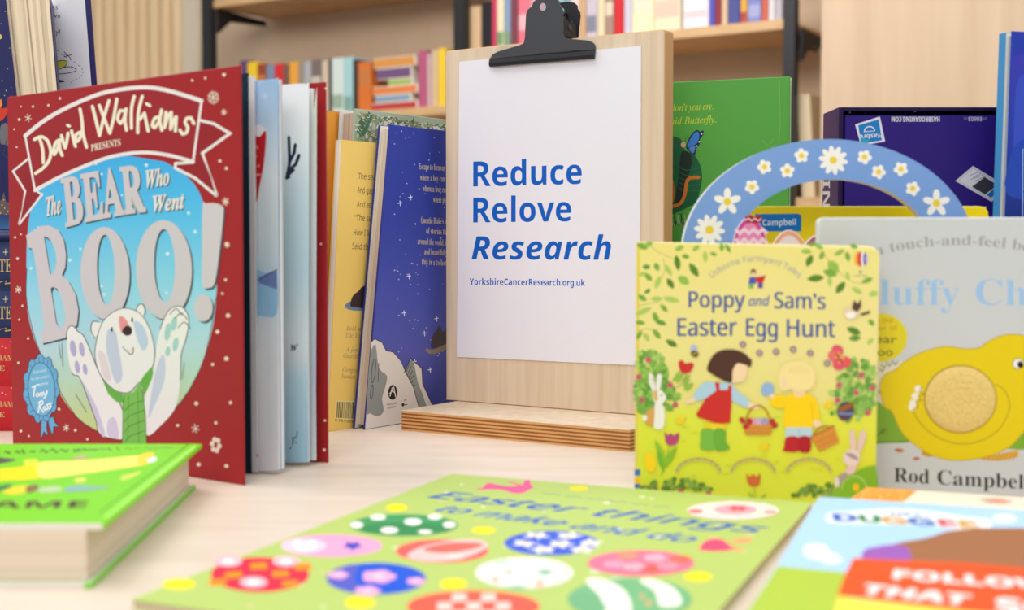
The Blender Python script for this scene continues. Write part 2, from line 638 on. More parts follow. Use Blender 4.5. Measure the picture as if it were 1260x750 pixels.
left_row = [
 (297, 306, 74, (96, 66, 110), None, 'blurred purple spine, first book from the left post on the far left shelf'),
 (306, 318, 76, (236, 196, 40), None, 'blurred yellow spine on the far left shelf, right of the purple one'),
 (318, 329, 78, (150, 66, 44), (.55, .8, (190, 120, 60)), 'blurred rust red spine between the yellow and grey blue spines on the far left shelf'),
 (329, 339, 79, (120, 138, 160), None, 'blurred grey blue spine on the far left shelf, left of the bright red one'),
 (339, 350, 78, (206, 44, 48), None, 'blurred bright red spine on the far left shelf'),
 (350, 357, 79, (116, 88, 74), None, 'blurred narrow brown spine right of the bright red one on the far left shelf'),
 (357, 368, 76, (228, 158, 60), (.2, .5, (238, 186, 88)), 'blurred orange yellow spine in the middle of the far left shelf'),
 (368, 375, 77, (150, 138, 120), None, 'blurred drab spine just right of the orange yellow spine on the far left shelf'),
 (375, 384, 75, (168, 168, 170), None, 'blurred pale grey spine on the far left shelf'),
 (384, 397, 73, (120, 104, 96), (.3, .7, (196, 184, 168)), 'blurred brown spine with a pale band on the far left shelf'),
 (397, 405, 74, (206, 184, 160), None, 'blurred narrow cream spine left of the black one on the far left shelf'),
 (405, 409, 72, (70, 60, 62), None, 'blurred thin black spine beside the wide white book on the far left shelf'),
 (409, 424, 71, (204, 214, 206), (.1, .35, (150, 170, 150)), 'blurred wide white spine on the far left shelf'),
 (424, 435, 70, (160, 200, 200), (.05, .3, (120, 160, 150)), 'blurred pale teal spine on the far left shelf'),
 (435, 441, 73, (66, 50, 46), None, 'blurred dark brown spine between the teal and orange books on the far left shelf'),
 (441, 457, 76, (206, 110, 44), (.55, .85, (190, 116, 62)), 'blurred wide orange book face on the far left shelf, left of the flat stack'),
]
for a, b, y, c, bd, lb in left_row:
    upright(a, b, y, zL0, -0.05, c, lb, LG, bd)
for a, b, y, c, lb in [(515, 525, 62, (176, 84, 116), 'blurred magenta spine right of the flat stack on the far left shelf'),
                       (525, 531, 66, (196, 160, 160), 'blurred thin dusty pink spine on the far left shelf'),
                       (531, 539, 62, (206, 178, 140), 'blurred tan spine left of the yellow one next to the clipboard stand'),
                       (539, 550, 59, (232, 194, 50), 'blurred yellow spine partly behind the left edge of the clipboard stand')]:
    upright(a, b, y, zL0, -0.05, c, lb, LG)
# a flat stack of books, topmost last
stack = [(458, 514, 131, 121, (176, 60, 62), 'dark red book at the bottom of the flat stack on the far left shelf'),
         (462, 506, 121, 112, (126, 150, 176), 'grey blue book lying second from bottom in the flat stack on the far left shelf'),
         (459, 514, 112, 101, (216, 126, 70), 'orange book lying in the middle of the flat stack on the far left shelf'),
         (478, 508, 101, 93, (150, 178, 84), 'lime green book above the orange book in the flat stack on the far left shelf'),
         (464, 507, 93, 79, (110, 78, 116), 'thick purple book lying in the flat stack on the far left shelf'),
         (460, 512, 79, 66, (206, 140, 70), 'amber book lying on top of the flat stack on the far left shelf')]
zt = zL0 + 0.0006
for a, b, y0, y1, c, lb in stack:
    s0, s1 = s_at(a, -0.05), s_at(b, -0.05)
    h = z_at((a + b) / 2, y1, -0.05) - z_at((a + b) / 2, y0, -0.05)
    m = MB(); m.slab(Plane(S0, DV, ZV, NV), [(s0, zt), (s1, zt), (s1, zt + h), (s0, zt + h)], -0.20, -0.05, c, jit((226, 216, 198), 6), bev=0.003)
    tag(m.build('shelf_book', MATTE), lb, 'book', 'books lying in the flat stack on the far left shelf')
    zt += h + 0.0004
RG = 'books on the right bay of the far shelves'
right_row = [
 (573, 592, 8, (206, 172, 132), None, 'blurred tan book beside the middle post on the far right shelf'),
 (592, 605, 2, (34, 30, 34), None, 'blurred black spine on the far right shelf, left of the clip'),
 (605, 611, -6, (196, 60, 90), None, 'blurred thin crimson spine beside the black one on the far right shelf'),
 (611, 620, -8, (226, 212, 176), (.05, .3, (110, 150, 104)), 'blurred cream spine with a green foot on the far right shelf'),
 (620, 628, -6, (130, 150, 176), (.05, .3, (120, 150, 110)), 'blurred blue grey spine with a green foot on the far right shelf'),
 (628, 637, -9, (120, 62, 72), None, 'blurred maroon spine left of the black clip on the far right shelf'),
 (637, 651, -8, (226, 112, 126), (.3, .6, (226, 170, 176)), 'blurred coral pink spine just left of the black clip on the far right shelf'),
 (651, 666, -8, (206, 150, 160), None, 'blurred rose spine mostly hidden behind the black clip on the far right shelf'),
 (666, 682, -8, (150, 150, 160), None, 'blurred grey spine mostly hidden behind the middle of the black clip'),
 (682, 694, -9, (140, 170, 176), None, 'blurred teal grey spine behind the right side of the black clip'),
 (694, 701, -9, (116, 150, 158), None, 'blurred teal spine just right of the black clip on the far right shelf'),
 (701, 712, -8, (222, 192, 186), (.1, .5, (110, 116, 130)), 'blurred blush spine with a grey foot right of the black clip'),
 (712, 720, -6, (196, 158, 116), None, 'blurred tan spine on the far right shelf, third right of the clip'),
 (720, 734, -10, (192, 180, 188), (.15, .5, (126, 126, 140)), 'blurred lilac grey spine on the far right shelf'),
 (734, 743, -7, (220, 204, 166), None, 'blurred cream spine between the lilac grey and brown spines on the far right shelf'),
 (743, 754, -8, (160, 130, 116), (.5, .8, (214, 196, 170)), 'blurred brown spine left of the bright red one on the far right shelf'),
 (754, 766, -10, (202, 40, 46), None, 'blurred bright red spine above the top edge of the clipboard stand'),
 (766, 776, -8, (198, 192, 206), None, 'blurred pale lilac spine right of the bright red one on the far right shelf'),
 (776, 803, -10, (236, 222, 178), (.5, .9, (222, 212, 186)), 'blurred wide pale yellow book above the right end of the clipboard stand'),
 (803, 836, -12, (226, 214, 180), (.35, .75, (216, 188, 168)), 'blurred wide cream book with a dusky picture on the far right shelf'),
 (838, 870, -10, (228, 222, 228), (.3, .5, (222, 196, 196)), 'blurred wide white book on the far right shelf'),
 (870, 877, -10, (84, 88, 176), None, 'blurred thin blue spine beside the wide white book on the far right shelf'),
 (877, 885, -9, (140, 50, 60), None, 'blurred dark red spine on the far right shelf'),
 (885, 893, -8, (206, 176, 142), None, 'blurred beige spine between dark red and navy spines on the far right shelf'),
 (893, 908, -9, (74, 80, 138), None, 'blurred navy spine on the far right shelf'),
 (908, 917, -8, (214, 160, 66), (.0, .4, (170, 66, 66)), 'blurred mustard spine on the far right shelf'),
 (917, 934, -9, (124, 130, 186), (.2, .6, (160, 160, 200)), 'blurred periwinkle spine on the far right shelf'),
 (934, 942, -8, (200, 96, 72), None, 'blurred brick red spine on the far right shelf'),
 (942, 951, -9, (212, 206, 206), None, 'blurred pale grey spine second from the right hand post on the far right shelf'),
 (951, 960, -7, (190, 182, 190), None, 'blurred grey mauve spine against the right hand post on the far right shelf'),
]
for a, b, y, c, bd, lb in right_row:
    upright(a, b, y, zR0, -0.05, c, lb, RG, bd)
tag(upright(985, 1002, 116, zR1, -0.06, (226, 206, 170), 'tall cream book on the low far shelf, between the green book and the purple box', 'books on the low far shelf', lean=-0.02))
tag(upright(972, 979, 135, zR1, -0.08, (110, 84, 64), 'brown book on the low far shelf, just right of the green book', 'books on the low far shelf'))

# ================================================================ THE TABLE
TC = Vector((0.05, 1.0, 0))
TAX = (TC, DV, -NV, ZV)
table = thing('display_table', (TC.x, TC.y, FLOORZ), 'pale washed oak display table carrying all the books and the clipboard stand', 'table')
m = MB(); m.box((-1.15, -1.0, -0.035), (1.15, 0.82, 0.0), (228, 208, 182), ax=TAX, bev=0.003); m.build('tabletop', TABLE_W, table)
for sx in (-1.08, 1.02):
    for sy in (-0.94, 0.70):
        m = MB(); m.box((sx, sy, FLOORZ), (sx + .06, sy + .06, -0.0352), (228, 208, 182), ax=TAX, bev=0.002); m.build('leg', TABLE_W, table)

# ================================================================ CLIPBOARD STAND
TH = 0.58
BO = Vector((-0.0678, 1.365, 0))
BU = Vector((cos(TH), -sin(TH), 0)); BN = Vector((-sin(TH), -cos(TH), 0))
BF = Plane(BO, BU, ZV, BN)
stand = thing('clipboard_stand', BF.at(0.125, 0, 0.03), 'upright birch plywood clipboard stand with a ledge, in the middle of the table', 'clipboard')
m = MB(); m.slab(BF, round_poly([(0, 0.0195), (0.2483, 0.0195), (0.2483, 0.3757), (0, 0.3757)], [0, 0, .003, .003], 3), -0.018, 0, (222, 198, 164), (204, 156, 108), (222, 198, 164), bev=0.0008, mis=1)
m.build('board', [BOARD_W, PLY], stand)
led = BF
m = MB()
nl = 11
for k in range(nl):
    z0, z1 = 0.0185 * k / nl, 0.0185 * (k + 1) / nl
    c = (214, 164, 104) if k % 2 == 0 else (158, 100, 50)
    e = 0.0 if k % 2 == 0 else 0.0004
    pl = Plane(BO, BU, -BN, ZV)
    m.slab(pl, [(0.0126 + e, -0.091 + e), (0.2624 - e, -0.091 + e), (0.2624 - e, 0.03 - e), (0.0126 + e, 0.03 - e)], z0, z1, c)
lo = m.build('ledge', PLY, stand)
m = MB(); m.slab(Plane(BO, BU, -BN, ZV), [(0.0126, -0.091), (0.2624, -0.091), (0.2624, 0.03), (0.0126, 0.03)], 0.0185, 0.0193, (226, 204, 172), bev=.0003)
tag(m.build('ledge_veneer', BOARD_W, lo))

# the sheet of paper under the clip
pp = BF.shift(0.0006)
quad = pp.hits([(565.5, 75.8), (789, 56.5), (787.0, 449.3), (562.3, 438.8)])
m = MB(); m.slab(pp, quad, -0.0003, 0.0003, (234, 232, 240))
a = Art(m, pp, 0.0003)
BLUE = (0, 92, 194)
a.text('Reduce', 'B', [(582.5, 229.3), (716, 226.0)], (30.6, 30.6), BLUE, up=(0, -1))
a.text('Relove', 'B', [(582.5, 273.6), (703, 271.8)], (30.6, 30.4), BLUE, up=(0, -1))
a.text('Research', 'BI', [(580.5, 318.8), (752, 319.4)], (28.2, 29.5), BLUE, up=(0, -1))
a.text('YorkshireCancerResearch.org.uk', 'B', [(578, 350.2), (720, 351.6)], 8.0, BLUE, up=(0, -1))
tag(m.build('paper_notice', PAPER), 'white paper notice with blue lettering held by the black clip', 'notice')

# ---------------------------------------------------------------- bulldog clip
CK = (76, 79, 85)
lipz = BF.hit(660, 76)[1]
tl = -0.17
clipF = Plane(BF.at(0, lipz, 0.0022), BU, ZV * cos(tl) - BN * sin(tl), BN * cos(tl) + ZV * sin(tl))
out = [(604.5, 70.5), (607, 67), (613, 63.5), (628, 59), (640, 55.5), (645, 53), (646.5, 47), (648, 17), (650, 12), (655, 8), (657, 2.5), (661, -1), (668, -3),
       (678, -3.5), (684, -2.5), (688, 1), (689, 5.5), (692, 9), (693.3, 14), (693.6, 44), (696, 46.5), (705, 48), (722, 49.5), (729, 51.5), (732.5, 55), (733.6, 60)]
hole = [(668.5 + 4.2 * cos(t * pi / 6), 8.5 + 5 * sin(t * pi / 6)) for t in range(12)]
clip = thing('bulldog_clip', BF.at(0.125, lipz - .01, 0.004), 'black steel bulldog clip gripping the notice at the top of the clipboard stand', 'clip')
def plate(pl, outl, hl, th, name):
    m = MB()
    o = ccw(pl.hits(outl)); h = ccw(pl.hits(hl))
    fl = [[Vector((x, y, 0)) for x, y in o], [Vector((x, y, 0)) for x, y in h]]
    allp = o + h
    for t in tessellate_polygon(fl):
        m.face([pl.at(*allp[i], th) for i in t], CK); m.face([pl.at(*allp[i], 0) for i in t][::-1], CK)
    for L in (o, h):
        for i in range(len(L)):
            j = (i + 1) % len(L)
            m.face([pl.at(*L[i], 0), pl.at(*L[j], 0), pl.at(*L[j], th), pl.at(*L[i], th)], CK)
    return m.build(name, METAL, clip)
plate(clipF, out, hole, 0.0012, 'front_plate')
# jaw: the rolled lip that presses on the paper
m = MB()
A_, B_ = Vector(clipF.hit(604.7, 70.5)), Vector(clipF.hit(733.6, 60))
prof = [(0.0012, 0.0), (0.0030, -0.002), (0.0040, -0.006), (0.0034, -0.0088), (0.0018, -0.0094), (0.0010, -0.008), (0.0005, -0.004), (0.0, 0.0)]
L_ = [BF.at(*(Vector(BF.hit(605, 71.0)) + Vector((0, b))), 0.0012 + n) for n, b in prof]
R_ = [BF.at(*(Vector(BF.hit(733.8, 60.3)) + Vector((0, b))), 0.0012 + n) for n, b in prof]
for i in range(len(prof)):
    j = (i + 1) % len(prof)
    m.face([L_[i], L_[j], R_[j], R_[i]], (40, 41, 44))
m.face(L_, (40, 41, 44)); m.face(R_[::-1], (40, 41, 44))
m.build('jaw', METAL, clip)
# rear plate behind the board
tb = 0.05
clipB = Plane(BF.at(0, lipz, -0.0195), BU, ZV * cos(tb) - BN * sin(tb), BN * cos(tb) + ZV * sin(tb))
ox = clipF.hits(out); hx = clipF.hits(hole)
m = MB()
o = ccw(ox); h = ccw(hx); allp = o + h
for t in tessellate_polygon([[Vector((x, y, 0)) for x, y in o], [Vector((x, y, 0)) for x, y in h]]):
    m.face([clipB.at(*allp[i], 0) for i in t], CK); m.face([clipB.at(*allp[i], -.0012) for i in t][::-1], CK)
for L in (o, h):
    for i in range(len(L)):
        j = (i + 1) % len(L)
        m.face([clipB.at(*L[i], -.0012), clipB.at(*L[j], -.0012), clipB.at(*L[j], 0), clipB.at(*L[i], 0)], CK)
m.c = [[(40, 40, 43)] * len(c) for c in m.c]
m.build('rear_plate', METAL, clip)
# side cheeks with rivets, and the coil spring between them
uL, uR = clipF.hit(647, 40)[0], clipF.hit(693.5, 40)[0]
v0, v1 = clipF.hit(693, 44)[1], clipF.hit(693, 12)[1]
for u in (uL + .001, uR - .0022):
    m = MB()
    P = []
    for q in range(2):
        uu = u + q * .0012
        P.append([clipF.at(uu, v0, 0), clipF.at(uu, v0 + (v1 - v0) * .62, 0), clipF.at(uu, v0 + (v1 - v0) * .74, -0.006), clipF.at(uu, v0 + (v1 - v0) * .5, -0.014), clipB.at(uu, v0 + (v1 - v0) * .62, 0), clipB.at(uu, v0, 0)])
    k = len(P[0])
    for i in range(k):
        j = (i + 1) % k
        m.face([P[0][i], P[0][j], P[1][j], P[1][i]], CK)
    m.face(P[0][::-1], CK); m.face(P[1], CK)
    m.c = [[(44, 44, 47)] * len(c) for c in m.c]
    ch = m.build('cheek', METAL, clip)
    m = MB()
    mid = (clipF.at(u, (v0 * .62 + v1 * .38), 0) + clipB.at(u, (v0 * .62 + v1 * .38), 0)) / 2
    pl = Plane(mid, -BN, ZV, BU)
    m.slab(pl, [(0.0028 * cos(t * pi / 8), 0.0028 * sin(t * pi / 8)) for t in range(16)], -.0008, .0022, (70, 70, 74), bev=.0004)
    m.build('rivet', METAL, ch)
m = MB()
cc = (clipF.at(0, (v0 * .3 + v1 * .7), 0) + clipB.at(0, (v0 * .3 + v1 * .7), 0)) / 2
turns, seg = 9, 14
prev = None
for k in range(turns * seg + 1):
    t = k / seg
    ang = 2 * pi * t
    c = cc + BU * (uL + .003 + (uR - uL - .006) * t / turns) + (-BN * cos(ang) + ZV * sin(ang)) * 0.0075
    rad = (-BN * cos(ang) + ZV * sin(ang))
    ringp = [c + rad * (0.0013 * cos(q * pi / 3)) + BU * (0.0013 * sin(q * pi / 3)) for q in range(6)]
    if prev:
        for q in range(6):
            r = (q + 1) % 6
            m.face([prev[q], prev[r], ringp[r], ringp[q]], (46, 46, 50))
    prev = ringp
m.build('spring', METAL, clip)

# ================================================================ THE OPEN PICTURE BOOK WITH THE RED COVER
A_ = ground(18, 552); B_ = ground(300, 597)
bp = vplane(A_, B_)
bear = thing('picture_book', (A_ + B_) / 2, 'red picture book with a white bear on its cover, standing fanned open at left', 'book')
RED = (162, 36, 40)
m = MB()
outl = bp.hits([(13.3, 119), (293.3, 80)]) 
zt0 = (outl[0][1] + outl[1][1]) / 2
w_ = (B_ - A_).length
bo = [(-0.003, 0.0), (w_, 0.0), (w_, outl[1][1]), (-0.003, outl[0][1])]
m.slab(bp, bo, -0.0022, 0.0, RED, (150, 36, 42), (16, 44, 62), bev=0.0006)
a = Art(m, bp, 0.0)
dotc = (236, 214, 200)
# oval picture
left = [(46, 225), (38, 255), (33.5, 290), (32.5, 325), (33, 376), (40, 410), (52, 440), (70, 478), (93, 511), (120, 530), (149, 538.5)]
right = [(179, 533), (206, 510), (224, 492), (240, 465), (252, 438), (262, 400), (266.5, 360), (266, 330), (262, 300), (255, 265), (243, 232), (224, 212), (200, 198)]
oval = smooth(left + right[::-1][::-1] + [(150, 190), (100, 202)], 4)
a.grad(oval, [(190, (62, 172, 236)), (270, (92, 190, 240)), (360, (150, 212, 236)), (425, (182, 214, 228)), (465, (184, 214, 196)), (515, (196, 212, 150)), (540, (196, 208, 140))], 40)
a.stroke(smooth([(33, 330), (33.5, 376), (52, 440), (93, 511), (120, 530), (149, 538.5), (179, 533), (224, 492), (252, 438), (266, 365)], 4, False), 0.9, (70, 60, 60), cap=False)
a.dots([(70, 255, 1.4), (118, 201, 2), (125, 214, 1.6), (180, 203, 2.2), (47, 280, 1.6), (232, 262, 2), (240, 285, 2.4), (206, 312, 2.6), (86, 320, 2), (99, 306, 1.6), (38, 330, 2), (125, 352, 1.8), (128, 362, 2), (205, 360, 1.8),
        (70, 390, 1.6), (75, 256, 1.2), (150, 240, 1.4)], 2, (206, 232, 246))
# banner
bh = a.conv(30, 100, 5.25)
WHT = (234, 226, 228)
DR = (150, 34, 42)
tailL = [(45, 188), (31, 199), (15.5, 211), (31, 234), (22.8, 277), (50.5, 239), (43.5, 233)]
tailR = [(246, 146), (263, 150), (283, 164), (249, 188), (267, 241.5), (240, 220), (215, 206.5), (215, 197), (238, 200)]
a.poly(tailL, DR); a.poly(tailR, DR)
a.stroke([(34.5, 195.5), (16, 210.5), (31, 235), (23, 276.5), (52, 238.5)], 2.6, WHT)
a.stroke([(246, 148), (263, 152), (283, 164), (249, 188.5), (267.5, 241.5), (240, 219), (215.5, 206.5), (216, 201), (238, 199.5)], 3.5, WHT)
topc = smooth([(31, 167), (52, 150), (75, 136), (103, 123), (132, 113), (173, 107.5), (205, 111), (248, 124)], 5, False)
botc = smooth([(237.5, 199), (208, 191), (175, 187.5), (140, 192), (110, 202), (75, 217), (43, 234)], 5, False)
a.poly(topc + botc, (156, 38, 46))
a.stroke(topc, 5.0, WHT); a.stroke(botc, 4.4, WHT)
a.stroke([(31, 167), (43, 234)], 2.6, WHT); a.stroke([(248, 124), (237.5, 200)], 3.0, WHT)
a.stroke([(43, 233), (52, 240)], 2.4, WHT)
# hand lettered author line
CRM = (240, 230, 208)
hand = [[(65, 375), (110, 357), (150, 385), (170, 450), (160, 510), (120, 560), (72, 594)], [(100, 372), (118, 440), (122, 525)],
 [(228, 378), (203, 395), (190, 440), (193, 472), (213, 440), (226, 385), (230, 440), (245, 478)],
 [(240, 350), (252, 395), (264, 430), (275, 385), (282, 335)], [(305, 320), (316, 370), (330, 420)],
 [(355, 330), (332, 350), (336, 390), (357, 370), (372, 320)], [(360, 178), (372, 250), (380, 340), (402, 425)],
 [(440, 162), (462, 250), (486, 350), (515, 230), (547, 125)], [(485, 155), (520, 250), (552, 335), (578, 230), (598, 115)],
 [(652, 190), (618, 190), (602, 240), (622, 272), (645, 235), (657, 178), (650, 250), (660, 315)],
 [(710, 97), (692, 180), (692, 302)], [(762, 97), (737, 200), (732, 332)],
 [(747, 245), (776, 205), (786, 255), (800, 320)],
 [(872, 230), (842, 240), (827, 285), (842, 300), (870, 260), (887, 185), (876, 250), (888, 315)],
 [(915, 200), (906, 298), (930, 222), (950, 200), (945, 308), (972, 240), (982, 230), (976, 320)],
 [(1095, 272), (1078, 236), (1050, 240), (1040, 268), (1056, 298), (1046, 332), (1022, 340), (1005, 315)]]
def split_turns(P, lim=1.15):
    out, cur = [], [P[0]]
    for i in range(1, len(P) - 1):
        cur.append(P[i])
        d0 = atan2(P[i][1] - P[i - 1][1], P[i][0] - P[i - 1][0]); d1 = atan2(P[i + 1][1] - P[i][1], P[i + 1][0] - P[i][0])
        if abs((d1 - d0 + pi) % (2 * pi) - pi) > lim:
            out.append(cur); cur = [P[i]]
    cur.append(P[-1]); out.append(cur)
    return out
for st in hand:
    for piece in split_turns(bh(st)):
        a.stroke(smooth(piece, 4, False), 4.0, CRM)
a.stroke(bh([(278, 282), (292, 290)]), 3.4, CRM); a.stroke(bh([(790, 145), (812, 158)]), 3.6, CRM)
a.text('PRESENTS', 'S', [(112.3, 186.2), (130, 182), (148.5, 179)], 8.2, CRM, up=(-.04, -1))
# titles
GR = (208, 199, 208); SH = (58, 74, 92)
def shadowed(txt, st, base, cap, up, dx=1.6, dy=1.6):
    a.text(txt, st, [(x + dx, y + dy) for x, y in base], cap, SH, up)
    a.text(txt, st, base, cap, GR, up)
shadowed('BEAR', 'S:.022', [(80.5, 278), (104, 272), (128, 267), (155, 262), (180, 259)], (58, 57), (-.1, -1))
a.text('The', 'SBI:.012', [(58.3, 266.6), (76.5, 263.2)], 23, SH, (-.05, -1)); a.text('The', 'SBI:.012', [(57.2, 265.6), (75.4, 262.2)], 23, (226, 222, 224), (-.05, -1))
a.text('Who', 'SBI:.016', [(181.5, 232), (210, 228)], 21, SH, (-.04, -1)); a.text('Who', 'SBI:.016', [(180, 230.6), (208.8, 227)], 21, (228, 224, 226), (-.04, -1))
a.text('Went', 'SBI:.016', [(190, 262), (229, 257.4)], 20, SH, (-.04, -1)); a.text('Went', 'SBI:.016', [(188.6, 260.8), (228, 256)], 20, (228, 224, 226), (-.04, -1))
c4 = a.conv(20, 240, 3.948)
Bo = c4([(48, 195), (90, 165), (120, 150), (160, 147), (205, 170), (232, 220), (243, 290), (238, 350), (222, 388), (255, 420), (288, 480), (303, 560), (295, 630), (265, 662), (240, 692), (125, 720), (118, 670), (140, 655), (112, 460), (85, 275), (75, 258), (58, 255)])
off = lambda P, d: [(x + d, y + d) for x, y in P]
a.poly(off(Bo, 1.8), SH); a.poly(Bo, GR)
for P in ([(135, 200), (150, 203), (168, 220), (186, 270), (191, 320), (182, 360), (165, 385)], [(168, 452), (180, 445), (200, 455), (222, 510), (235, 580), (230, 620), (210, 642), (195, 622)]):
    a.poly(c4(P), SH); 
    a.grad(off(c4(P), 1.3), [(270, (92, 190, 240)), (360, (150, 212, 236)), (425, (180, 212, 228))], 8)
o1 = a.epts(129.5, 336, 30.2, 57, -.03, 36); i1 = a.epts(130.4, 331.5, 10.8, 43, -.03, 36)
o2 = a.epts(201.9, 331.4, 34.6, 61, -.02, 36); i2 = a.epts(202.6, 326.6, 12.7, 45, -.02, 36)
for o_, i_ in ((o1, i1), (o2, i2)):
    a.ring(off(o_, 2), off(i_, 1.8), SH); a.ring(o_, i_, GR)
ex = smooth(c4([(905, 55), (925, 40), (965, 38), (1000, 52), (1008, 90), (985, 300), (965, 425), (940, 450), (905, 438), (903, 300)]), 4)
a.poly(off(ex, 2), SH); a.poly(ex, GR)
dd = a.epts(250.4, 378.5, 11.6, 17, 0)
a.poly(off(dd, 2), SH); a.poly(dd, GR)
# a white bear throwing up its arms
c5 = a.conv(70, 360, 3.95)
FUR, INK, LIL = (238, 234, 236), (52, 46, 54), (178, 172, 214)
armL = smooth(c5([(48, 230), (52, 180), (75, 158), (105, 190), (128, 206), (155, 260), (190, 350), (230, 430), (290, 510), (330, 600), (335, 708), (215, 690), (190, 620), (150, 510), (110, 410), (78, 395), (58, 330)]), 4)
armR = smooth(c5([(436, 690), (425, 520), (470, 370), (490, 230), (515, 140), (550, 80), (600, 65), (635, 100), (642, 150), (628, 225), (605, 300), (602, 400), (592, 500), (570, 570), (510, 640)]), 4)
a.poly(armL, FUR); a.poly(armR, FUR)
a.stroke(armL[:62], 0.9, INK, cap=False); a.stroke(armR[14:46], 0.9, INK, cap=False)
for x, y, rx, ry in ((80, 270, 15, 42), (122, 275, 13, 36), (100, 360, 12, 32), (138, 372, 11, 28)):
    a.ell(*c5([(x, y)])[0], rx / 3.95, ry / 3.95, LIL, -.15, 12)
for x, y, rx, ry in ((540, 190, 15, 44), (570, 150, 15, 35), (578, 250, 14, 35), (540, 285, 12, 25)):
    a.ell(*c5([(x, y)])[0], rx / 3.95, ry / 3.95, (166, 208, 206), .15, 12)
a.poly(smooth(c5([(128, 440), (150, 470), (200, 570), (235, 690), (215, 688), (185, 600)]), 4), (204, 198, 224))
a.poly(smooth(c5([(250, 620), (285, 610), (300, 700), (250, 695)]), 4), (210, 202, 226))
a.poly(smooth(c5([(480, 380), (520, 300), (525, 420), (470, 560), (445, 600)]), 4), (200, 208, 230))
for x0, y0 in ((550, 85), (575, 105), (590, 150)):
    a.stroke(smooth(c5([(x0, y0 + 20), (x0 + 30, y0 - 8), (x0 + 60, y0 + 25)]), 4, False), 1.0, INK, cap=False)
a.poly(smooth(c5([(180, 220), (165, 180), (175, 140), (200, 140), (225, 165)]), 4), FUR); a.stroke(smooth(c5([(185, 220), (166, 180), (176, 140), (205, 142)]), 4, False), 1.0, INK, cap=False)
a.poly(smooth(c5([(385, 90), (395, 60), (418, 55), (430, 85), (420, 120)]), 4), FUR); a.stroke(smooth(c5([(386, 88), (396, 60), (418, 56), (430, 85), (424, 112)]), 4, False), 1.0, INK, cap=False)
head = smooth(c5([(186, 300), (196, 220), (225, 140), (280, 90), (340, 75), (405, 100), (450, 170), (474, 260), (472, 340), (440, 410), (395, 440), (350, 484), (290, 476), (235, 430), (200, 370)]), 5)
a.poly(head, FUR); a.stroke(head, 0.9, (96, 90, 100), cap=False, closed=True)
a.poly(smooth(c5([(250, 180), (285, 190), (300, 260), (320, 400), (290, 440), (260, 360), (240, 260)]), 4), (196, 204, 226))
a.poly(smooth(c5([(375, 140), (420, 160), (445, 240), (420, 280), (390, 220)]), 4), (190, 206, 232))
a.poly(smooth(c5([(200, 290), (235, 300), (265, 420), (230, 410)]), 4), (226, 212, 220))
a.poly(smooth(c5([(303, 118), (330, 122), (352, 160), (335, 195), (312, 190)]), 4), (232, 150, 150))
a.poly(smooth(c5([(320, 180), (340, 160), (362, 168), (366, 195), (348, 208), (326, 202)]), 4), (52, 38, 40))
a.ell(*c5([(268, 178)])[0], 1.3, 3.2, (48, 52, 84), n=10); a.ell(*c5([(367, 132)])[0], 1.3, 3.2, (48, 52, 84), n=10)
a.stroke(smooth(c5([(320, 262), (345, 285), (372, 265)]), 4, False), 1.0, INK, cap=False)
a.poly(smooth(c5([(345, 285), (372, 268), (370, 300), (352, 298)]), 3), (236, 220, 216)); a.stroke(smooth(c5([(345, 287), (358, 300), (371, 292), (373, 268)]), 3, False), 1.0, INK, cap=False)
GS, GD = (104, 176, 72), (62, 122, 48)
a.poly(c5([(222, 420), (260, 460), (320, 490), (325, 532), (290, 530), (250, 490)]), GS)
a.poly(c5([(460, 360), (470, 385), (462, 420), (440, 470), (425, 500), (415, 450), (400, 440), (425, 400)]), GS)
a.poly(c5([(328, 488), (375, 484), (405, 432), (422, 500), (432, 600), (436, 735), (320, 735), (322, 560)]), (122, 190, 84))
for y in (540, 590, 640, 690):
    a.stroke(smooth(c5([(326, y + 40), (360, y + 5), (428, y - 20)]), 4, False), 0.8, GD, cap=False)
a.stroke(c5([(350, 500), (345, 730)]), 0.6, GD, cap=False); a.stroke(c5([(395, 480), (400, 730)]), 0.6, GD, cap=False)
a.stroke(c5([(328, 488), (322, 560), (320, 720)]), 0.8, GD, cap=False); a.stroke(c5([(416, 470), (432, 600), (436, 720)]), 0.8, GD, cap=False)
for p in ([(10, 250), (20, 320)], [(25, 245), (30, 360)], [(90, 490), (145, 580)], [(620, 340), (610, 420)]):
    a.stroke(c5(p), 0.8, (120, 130, 110), cap=False)
# rosette
c6 = a.conv(20, 425, 6.25)
RB, RBD = (104, 174, 220), (40, 66, 100)
for P in ([(195, 560), (240, 560), (235, 640), (245, 695), (215, 660), (190, 720)], [(245, 560), (285, 545), (300, 590), (325, 625), (290, 620), (280, 690), (255, 620)]):
    a.poly(c6(P), RB); a.stroke(c6(P), 0.7, RBD, cap=False, closed=True)
frill = []
for k in range(44):
    t = 2 * pi * k / 44
    r = 1.0 + (0.07 if k % 4 < 2 else -0.03)
    frill.append((193 + 132 * r * cos(t), 330 + 250 * r * sin(t)))
a.poly(c6(frill), RB); a.stroke(c6(frill), 0.7, RBD, cap=False, closed=True)
for k in range(0, 44, 2):
    t = 2 * pi * k / 44
    a.stroke(c6([(197 + 106 * cos(t), 335 + 206 * sin(t)), (193 + 128 * cos(t), 330 + 244 * sin(t))]), 0.5, RBD, keep=k > 0, cap=False)
inner = a.epts(*c6([(197, 335)])[0], 104 / 6.25, 206 / 6.25, -.06, 30)
a.poly(inner, (112, 182, 222)); a.stroke(inner, 0.8, RBD, cap=False, closed=True)
a.text('Illustrated', 'R', c6([(135, 218), (232, 196)]), 4.2, (214, 232, 244), (0, -1))
a.text('by the artistic', 'R', c6([(118, 270), (256, 244)]), 4.2, (214, 232, 244), (0, -1))
a.text('genius', 'R', c6([(178, 308), (248, 296)]), 4.0, (214, 232, 244), (0, -1))
